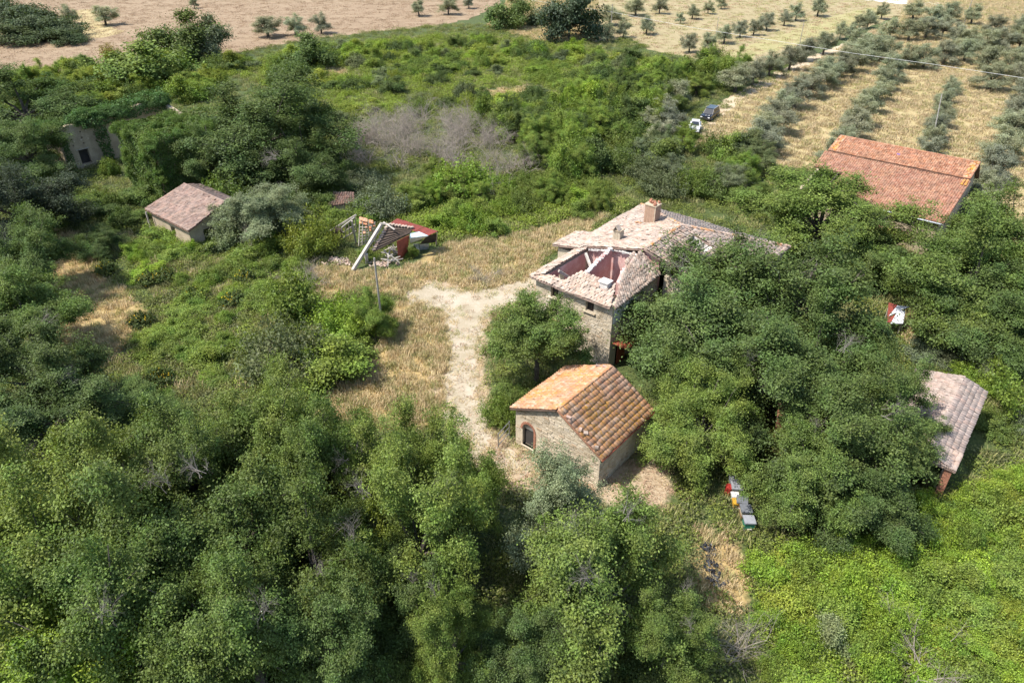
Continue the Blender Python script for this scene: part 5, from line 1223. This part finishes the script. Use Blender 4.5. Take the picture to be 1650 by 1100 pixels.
# ------------------------------------------------------------------ cars, hives, poles and small things
def car_paint(name, c, rough=.25):
    m, n, l, p = new_mat(name); p.inputs['Base Color'].default_value = (*c, 1); p.inputs['Roughness'].default_value = rough; p.inputs['Coat Weight'].default_value = .6
    return m
M['black_paint'] = car_paint('black_paint', (.012, .013, .02)); M['white_paint'] = car_paint('white_paint', (.8, .8, .8)); M['glass'] = car_paint('glass', (.02, .025, .03), .06)
M['tyre'] = car_paint('tyre', (.02, .02, .02), .9); M['rim'] = car_paint('rim', (.45, .45, .46), .35); M['lamp'] = car_paint('lamp', (.8, .8, .8), .1)
def car(name, label, pos, rz, paint, L, Wd, Ht, suv):
    """nose towards local +x"""
    c = empty(name, pos, rz); tag(c, label, 'car'); h = Wd / 2; bl = .92 if suv else .82
    prof = [(-L / 2, .35), (L / 2 - .05, .35), (L / 2, .6), (L / 2 - .08, .86 * bl / .85), (L / 2 - 1.15, bl + .12), (-L / 2 + .05, bl + .14), (-L / 2, .7)]
    mb = MB()
    def loft(pr, y, top_in=0):
        return [(x, y, z) for x, z in pr]
    secs = [(-h, .93), (-h + .12, 1.0), (h - .12, 1.0), (h, .93)]; vs_ = []; n = len(prof)
    for y, s in secs: vs_ += [(x * (s if abs(y) == h else 1) , y, z if abs(y) < h else z * .97) for x, z in prof]
    fs_ = [tuple(range(n)), tuple(reversed(range(3 * n, 4 * n)))]
    for k in range(3): fs_ += [(k * n + i, (k + 1) * n + i, (k + 1) * n + (i + 1) % n, k * n + (i + 1) % n) for i in range(n)]
    mb.add(vs_, fs_); mb.build('body', paint, c)
    x0, x1 = L / 2 - 1.2, -L / 2 + (.1 if suv else .35); t0, t1 = x0 - .75, x1 + (.25 if suv else .6); zb, zt = bl + .1, Ht
    w0, w1 = h - .08, h - .24
    P = lambda x, y, z: (x, y, z)
    A = [P(x0, -w0, zb), P(x1, -w0, zb), P(x1, w0, zb), P(x0, w0, zb)]; B = [P(t0, -w1, zt - .06), P(t1, -w1, zt - .06), P(t1, w1, zt - .06), P(t0, w1, zt - .06)]
    MB().hexa(A + B).build('cabin', paint, c)
    MB().slab([(t0 + .05, -w1 - .02, zt), (t0 + .05, w1 + .02, zt), (t1 - .05, w1 + .02, zt), (t1 - .05, -w1 - .02, zt)], .07).build('car_roof', paint, c)
    def pane(nm, a, b, cc, d, off):
        vv = [Vector(q) for q in (a, b, cc, d)]; ce = sum(vv, Vector()) / 4; o = Vector(off) * .012
        MB().slab([ce + (q - ce) * .88 + o for q in vv], .02, tuple(-Vector(off))).build(nm, M['glass'], c)
    pane('windscreen', A[3], A[0], B[0], B[3], (.75, 0, .65)); pane('rear_window', A[1], A[2], B[2], B[1], (-.95, 0, .3))
    mid = lambda p, q, t: tuple(Vector(p).lerp(Vector(q), t))
    for s, (i, j) in ((-1, (0, 1)), (1, (3, 2))):
        for k in range(2): pane('side_window', mid(A[i], A[j], .5 * k + .03), mid(A[i], A[j], .5 * k + .47), mid(B[i], B[j], .5 * k + .47), mid(B[i], B[j], .5 * k + .03), (0, s, .15))
        MB().box((x0 - .1, s * (h + .08), zb + .08), (.12, .2, .14)).build('mirror', paint, c)
        MB().box((L / 2 - .06, s * (h - .3), .72), (.1, .34, .16)).build('headlight', M['lamp'], c)
        for x in (L / 2 - .85, -L / 2 + .85):
            w = empty('wheel', (x, s * (h - .1), .35)); w.parent = c
            MB().tube([(0, -.11, 0), (0, .11, 0)], .35, 18).build('tyre', M['tyre'], w)
            MB().tube([(0, -.12, 0), (0, .12, 0)], .2, 12).build('rim', M['rim'], w)
    MB().box((L / 2 - .01, 0, .58), (.06, Wd * .55, .2)).build('grille', M['tyre'], c)
    MB().box((L / 2 - .02, 0, .42), (.1, Wd * .9, .14)).build('bumper', paint if not suv else M['tyre'], c)
    if suv:
        for s in (-1, 1): MB().beam((t0, s * w1, zt + .04), (t1, s * w1, zt + .04), .04).build('roof_rail', M['rim'], c)
hd = math.radians(90) - R(214)
car('parked_suv', 'black four wheel drive car parked on the dirt track', ground_at(1143, 191), hd, M['black_paint'], 4.6, 1.9, 1.8, True)
car('parked_hatchback', 'white small car parked in front of the black car under the olives', ground_at(1119, 210), math.radians(90) - R(196), M['white_paint'], 3.9, 1.7, 1.5, False)

def paint(c): return mat_plain('hive_paint', c, tuple(x * .7 for x in c), 4, .6, .1)
HP = {k: paint(v) for k, v in dict(teal=(.02, .20, .13), cream=(.55, .48, .36), brown=(.30, .16, .08), grey=(.30, .31, .34), white=(.7, .7, .68), yellow=(.6, .33, .03), red=(.42, .035, .025), dark=(.16, .17, .19)).items()}
def hive(label, px, py, body, lid, ht=.5, w=.62, base=None):
    p = ground_at(px, py, 0); o = empty('beehive', p, R(-8 + random.gauss(0, 6))); tag(o, label, 'beehive', 'beehives under the oak')
    MB().box((0, 0, .12), (w * .85, w * .85, .24)).build('stand', M['old_timber'], o)
    MB().box((0, 0, .24 + ht / 2), (w, w, ht)).build('hive_body', HP[body], o)
    if base: MB().box((0, -.004, .33), (w + .02, w + .02, .18)).build('brood_box', HP[base], o)
    MB().box((0, 0, .24 + ht + .05), (w + .1, w + .1, .1)).build('lid', HP[lid], o)
    MB().box((0, -w / 2 - .04, .3), (w * .5, .08, .03)).build('entrance_board', M['old_timber'], o)
hive('teal green beehive with pale grey lid, nearest of the row', 1204, 851, 'teal', 'grey', .5)
hive('cream and brown beehive with dark grey lid, behind the teal one', 1199, 833, 'cream', 'dark', .5, base='brown')
hive('beehive with dark lid in the middle of the row', 1193, 818, 'brown', 'dark', .45)
hive('small white beehive beside the yellow one', 1182, 808, 'white', 'white', .35, .4)
hive('small yellow beehive left of the dark lidded ones', 1185, 818, 'yellow', 'yellow', .3, .45)
hive('cream beehive with grey lid near the red drum', 1184, 796, 'cream', 'grey', .5)
hive('farthest beehive with dark grey lid under the leaves', 1181, 783, 'grey', 'dark', .45)
p = ground_at(1173, 796); o = empty('red_drum', p); tag(o, 'red drum beside the beehives', 'drum'); MB().tube([(0, 0, 0), (0, 0, .7)], .26, 14).build('drum_body', HP['red'], o); MB().tube([(0, 0, .7), (0, 0, .74)], .275, 14).build('rim', HP['red'], o)
# dark plastic film strip
pts = [(1130, 870), (1140, 880), (1152, 905), (1160, 940), (1148, 945), (1140, 915), (1126, 890)]
mb = MB()
for k in range(110):
    x, y = random.gauss(1146, 6), random.uniform(872, 945); q = ground_at(x + (y - 900) * .25, y, random.uniform(.05, .25))
    mb.box(q, (random.uniform(.06, .34), random.uniform(.05, .22), .02), rot=Euler((random.gauss(0, .5), random.gauss(0, .5), random.random() * 6)).to_matrix())
tag(mb.build('plastic_scraps', M['black_film']), 'scraps of dark plastic film along the dry path below the hives', 'scraps', kind='stuff')
# white object by the barn window, railing at its left
p = ground_at(865, 722); o = empty('white_bucket', p); tag(o, 'white plastic bucket by the barn wall', 'bucket'); MB().tube([(0, 0, 0), (0, 0, .45)], [.16, .2], 12).build('bucket_body', M['white_sheet'], o); MB().tube([(0, 0, .45), (0, 0, .48)], .215, 12).build('rim', M['white_sheet'], o)
p = ground_at(812, 712); o = empty('metal_gate_frame', p, R(60)); tag(o, 'grey metal gate frame standing left of the stone barn', 'gate')
for x in (-.8, .8): MB().tube([(x, 0, 0), (x, 0, 1.4)], .04, 6).build('post', M['grey_metal'], o)
for z in (.3, .85, 1.35): MB().tube([(-.8, 0, z), (.8, 0, z)], .03, 6).build('rail', M['grey_metal'], o)
def pole(label, px, py, H, r, lean=(0, 0), name='utility_pole', mat='pole_grey', top=True):
    p = ground_at(px, py); o = empty(name, p); tag(o, label, 'pole')
    MB().tube([(0, 0, -.2), (lean[0], lean[1], H)], [r, r * .75], 8).build('shaft', M[mat], o)
    if top: MB().beam((lean[0] - .35, lean[1], H - .3), (lean[0] + .35, lean[1], H - .3), .09).build('crossarm', M['dark_timber'], o)
    return o
pole('grey concrete pole rising out of the dark green tree by the dry clearing', 618, 545, 8.0, .1, top=False)
P0 = pole('thin pole leaning among the olives above the long barn', 1500, 240, 7.5, .09, (.5, 2.5), top=False)
pole('pole beside the large grey olive at the top', 984, 50, 6.5, .1); pole('thin pole in the olive row along the track', 1287, 78, 6, .08, top=False)
pole('pole among the topmost olives at the right', 1553, 40, 8, .1, (.4, .3)); pole('thin pole at the near end of the mown field', 1153, 62, 5, .07, top=False)
Z = 6.5; wp = [ground_at(*q, Z) for q in ((851, 0), (982, 19), (1100, 42), (1156, 51), (1366, 85), (1498, 103), (1650, 126), (1760, 145))]
tag(MB().tube(wp, .024, 5).build('overhead_wire', M['wire']), 'single pale overhead wire crossing the olive grove', 'wire')

# ------------------------------------------------------------------ grass and ground cover (nobody could count it)
def gn_scatter(name, label, cat, pts, srcs, smin, smax, tilt=.15, z=0):
    n = len(pts)
    if not n: return
    which = rng.integers(0, len(srcs), n)
    root = None
    for k, me in enumerate(srcs):
        p = pts[which == k]; m = len(p)
        if not m: continue
        base = np_mesh(name, np.column_stack([p, np.full(m, z)]))
        a = base.attributes.new('turn', 'FLOAT_VECTOR', 'POINT'); a.data.foreach_set('vector', np.column_stack([rng.normal(0, tilt, m), rng.normal(0, tilt, m), rng.uniform(0, 6.28, m)]).astype(np.float32).ravel())
        s = base.attributes.new('size', 'FLOAT', 'POINT'); s.data.foreach_set('value', rng.uniform(smin, smax, m).astype(np.float32))
        src = bpy.data.objects.new(name + '_piece', me)
        ng = bpy.data.node_groups.new(name, 'GeometryNodeTree')
        ng.interface.new_socket('Geometry', in_out='INPUT', socket_type='NodeSocketGeometry'); ng.interface.new_socket('Geometry', in_out='OUTPUT', socket_type='NodeSocketGeometry')
        N = ng.nodes; gi = N.new('NodeGroupInput'); go = N.new('NodeGroupOutput'); ip = N.new('GeometryNodeInstanceOnPoints'); ob = N.new('GeometryNodeObjectInfo'); ob.inputs['Object'].default_value = src
        t = N.new('GeometryNodeInputNamedAttribute'); t.data_type = 'FLOAT_VECTOR'; t.inputs[0].default_value = 'turn'
        er = N.new('FunctionNodeEulerToRotation'); s2 = N.new('GeometryNodeInputNamedAttribute'); s2.data_type = 'FLOAT'; s2.inputs[0].default_value = 'size'
        Lk = ng.links.new; Lk(gi.outputs[0], ip.inputs['Points']); Lk(ob.outputs['Geometry'], ip.inputs['Instance']); Lk(t.outputs['Attribute'], er.inputs[0]); Lk(er.outputs[0], ip.inputs['Rotation']); Lk(s2.outputs['Attribute'], ip.inputs['Scale']); Lk(ip.outputs[0], go.inputs[0])
        o = link(name, base, root); md = o.modifiers.new('scatter', 'NODES'); md.node_group = ng
        o['kind'] = 'stuff'
        if root is None: root = tag(o, label, cat, kind='stuff')

def tuft(name, mat, n, R0, h, w=.03, bend=.5):
    a = rng.uniform(0, 6.28, n); r = R0 * np.sqrt(rng.uniform(0, 1, n)); b = np.stack([np.cos(a) * r, np.sin(a) * r, np.zeros(n)], 1)
    d = rng.uniform(0, 6.28, n); l = h * rng.uniform(.5, 1.15, n); bd = bend * rng.uniform(.2, 1, n)
    dirv = np.stack([np.cos(d), np.sin(d), np.zeros(n)], 1); sd_ = np.stack([-np.sin(d), np.cos(d), np.zeros(n)], 1)
    up = np.array([0, 0, 1.0])
    m = b + dirv * (l * bd * .3)[:, None] + up * (l * .55)[:, None]; t = b + dirv * (l * bd)[:, None] + up * (l * (1 - .25 * bd))[:, None]
    ww = w * rng.uniform(.6, 1.3, n)[:, None]
    V = np.stack([b - sd_ * ww, b + sd_ * ww, m + sd_ * ww * .8, m - sd_ * ww * .8, t], 1).reshape(-1, 3); i = np.arange(n)[:, None] * 5
    return np_mesh(name, V, i + np.array([[0, 1, 2, 3]]), i + np.array([[3, 2, 4]]), mat=mat)
def patch(name, mat, n, R0, h, size, asp=.7):
    a = rng.uniform(0, 6.28, n); r = R0 * np.sqrt(rng.uniform(0, 1, n)); z = h * rng.uniform(.1, 1, n) * (1 - .6 * (r / R0) ** 2)
    V, q = leaf_quads(np.stack([np.cos(a) * r, np.sin(a) * r, z], 1), rng.normal(size=(n, 3)) * .45 + np.array([0, 0, .9]), size, asp); return np_mesh(name, V, q, mat=mat)
dry_t = [tuft('dry_tuft', M['straw'], 70, .55, .55, .022), tuft('dry_tuft', M['straw'], 60, .6, .4, .025, .9), tuft('dry_tuft', M['straw_green'], 60, .5, .5, .022)]
far_t = [tuft('dry_tuft', M['straw_grove'], 60, .9, .5, .04), tuft('dry_tuft', M['straw_grove'], 50, .9, .45, .045, .9), tuft('dry_tuft', M['straw_green'], 34, .8, .45, .04)]
low_t = [tuft('hay', M['hay'], 40, .5, .18, .02, 1.6), tuft('hay', M['straw'], 40, .5, .16, .02, 1.7)]
excl = BUILD + [wpoly(TRACK)]
edge = []
tw = wpoly(TRACK)
for a, b in zip(tw, tw[1:] + tw[:1]):
    n = int(math.dist(a, b) * 7)
    for k in range(n):
        t = random.random(); edge.append((a[0] + (b[0] - a[0]) * t + random.gauss(0, .55), a[1] + (b[1] - a[1]) * t + random.gauss(0, .55)))
gn_scatter('dry_grass', 'tall dry golden grass of the clearing beside the track', 'grass', sample(DRY[:2], 5, excl=excl), dry_t, .6, 1.25)
gn_scatter('dry_grass', 'brown dry grass on the left path and the small clearings', 'grass', sample(DRY[2:], 3, excl=excl), dry_t + [low_t[0]], .6, 1.2)
gn_scatter('grove_grass', 'golden dry grass between the olive rows', 'grass', sample([wpoly(GROVE)], 1.1, excl=BUILD), far_t[:2] + [far_t[0], far_t[2]], .6, 1.2)
gn_scatter('cut_hay', 'cut hay and straw strewn round the stone barn', 'hay', np.concatenate([sample(BARE[1:2], 3.2, excl=[local_rect(barn, 0, 0, 7.2, 6.2)]), sample([wpoly(TRACK)], .9, excl=BUILD)]), low_t + [low_t[0], tuft('hay', M['straw_green'], 40, .5, .2, .02, 1.2)], .6, 1.2)
gn_scatter('verge_grass', 'short dry grass creeping over the edges of the gravel track', 'grass', np.array(edge), [tuft('dry_tuft', M['straw'], 36, .5, .25, .022, .8), tuft('dry_tuft', M['straw_green'], 36, .5, .22, .022, .8), low_t[1]], .5, 1.1)
cov_g = [patch('weeds', M['cover_green'], 150, .8, .5, .14), patch('weeds', M['cover_dull'], 150, .8, .45, .13), tuft('weeds', M['straw_green'], 70, .7, .5, .025), patch('weeds', M['cover_green'], 150, .9, .7, .14)]
wht = [tuft('wheat', mat_leaf('wheat_ear', (.40, .285, .175), trans=.15, var=.3, tint=(1, 1, .9)), 50, 1.6, .14, .06, 1.6), tuft('wheat', mat_leaf('wheat_stalk', (.36, .255, .15), trans=.15, var=.3, tint=(1, 1, .9)), 50, 1.6, .14, .06, 1.6)]
gn_scatter('wheat', 'ripe wheat standing in the field at the top left', 'wheat', sample([wpoly([(-20, 122), (0, 112), (90, 116), (180, 103), (205, 85), (225, 92), (340, 95), (420, 78), (480, 66), (600, 52), (700, 42), (760, 30), (800, 8), (830, -15), (-20, -15)])], .3), wht, .6, 1.2)
gn_scatter('stubble', 'sparse dry stubble and weeds in the mown field', 'stubble', sample([wpoly(MOWN)], .3), [tuft('stubble', M['hay'], 40, 1.2, .25, .05, 1.0), tuft('stubble', M['straw_green'], 40, 1.0, .25, .05, 1.0)], .6, 1.2)
cov_b = [patch('bramble', M['cover_bright'], 260, .85, .6, .11), patch('bramble', M['cover_bright'], 240, .7, .95, .115), patch('bramble', M['cover_green'], 200, .8, .6, .11), patch('bramble', M['cover_dull'], 160, .6, .8, .11), tuft('bramble', M['straw_green'], 60, .6, .7, .02)]
allx = BUILD + OPEN + [wpoly(WHEAT), wpoly(MOWN), wpoly(GROVE)]
bright_zone = wpoly([(1215, 890), (1400, 855), (1560, 790), (1680, 720), (1690, 1115), (1200, 1115), (1215, 980)])
gn_scatter('bramble_carpet', 'carpet of bright green brambles at the lower right', 'brambles', sample([bright_zone], 3.6, excl=BUILD), [cov_b[0], cov_b[1], cov_b[1], cov_b[0], cov_b[2], cov_b[3], cov_b[4]], .55, 1.35)
near = [(-62, 14), (62, 14), (62, 62), (-62, 62)]; mid_ = [(-85, 62), (70, 62), (70, 115), (-85, 115)]; far_ = [(-120, 115), (60, 115), (60, 215), (-120, 215)]
gn_scatter('weeds', 'weeds and brambles covering the ground between trees and ruins', 'weeds', np.concatenate([sample([near], 1.5, excl=allx + [bright_zone]), sample([mid_], 1.0, excl=allx), sample([far_], .55, excl=allx)]), cov_g, .7, 1.4)
gn_scatter('ruin_weeds', 'green weeds growing through the collapsed shed', 'weeds', sample([wpoly([(535, 390), (565, 425), (640, 425), (700, 405), (710, 395), (640, 375), (560, 372)])], 2.0), [cov_g[0], cov_g[2], cov_b[2]], .6, 1.1)
gn_scatter('slope_weeds', 'light green weeds and grasses of the open slope left of the clearing', 'weeds', sample([wpoly([(190, 370), (300, 400), (400, 400), (480, 430), (500, 500), (600, 570), (520, 640), (400, 640), (250, 650), (140, 640), (210, 540), (250, 480)])], 1.6, excl=allx), [cov_g[2], tuft('weeds', M['straw_green'], 80, .7, .7, .022), cov_b[0], cov_g[0], tuft('weeds', M['straw'], 60, .6, .6, .02)], .7, 1.3)
slope = wpoly([(630, 350), (860, 300), (1000, 300), (1000, 345), (840, 372), (720, 390), (640, 385)])
field = wpoly([(350, 118), (480, 80), (700, 58), (800, 60), (980, 85), (1090, 105), (880, 185), (560, 190), (400, 130)])
gn_scatter('bramble_carpet', 'bright green brambles of the overgrown field and the bank above the clearing', 'brambles', np.concatenate([sample([slope], 2, excl=allx), sample([field], .9, excl=allx)]), [cov_b[0], cov_b[1], cov_g[0], cov_g[2]], .9, 1.7)
print('SHRUBS', NS, 'OLIVES', OL, 'OBJECTS', len(scene.objects), 'TRIS', sum(len(m.polygons) for m in bpy.data.meshes))
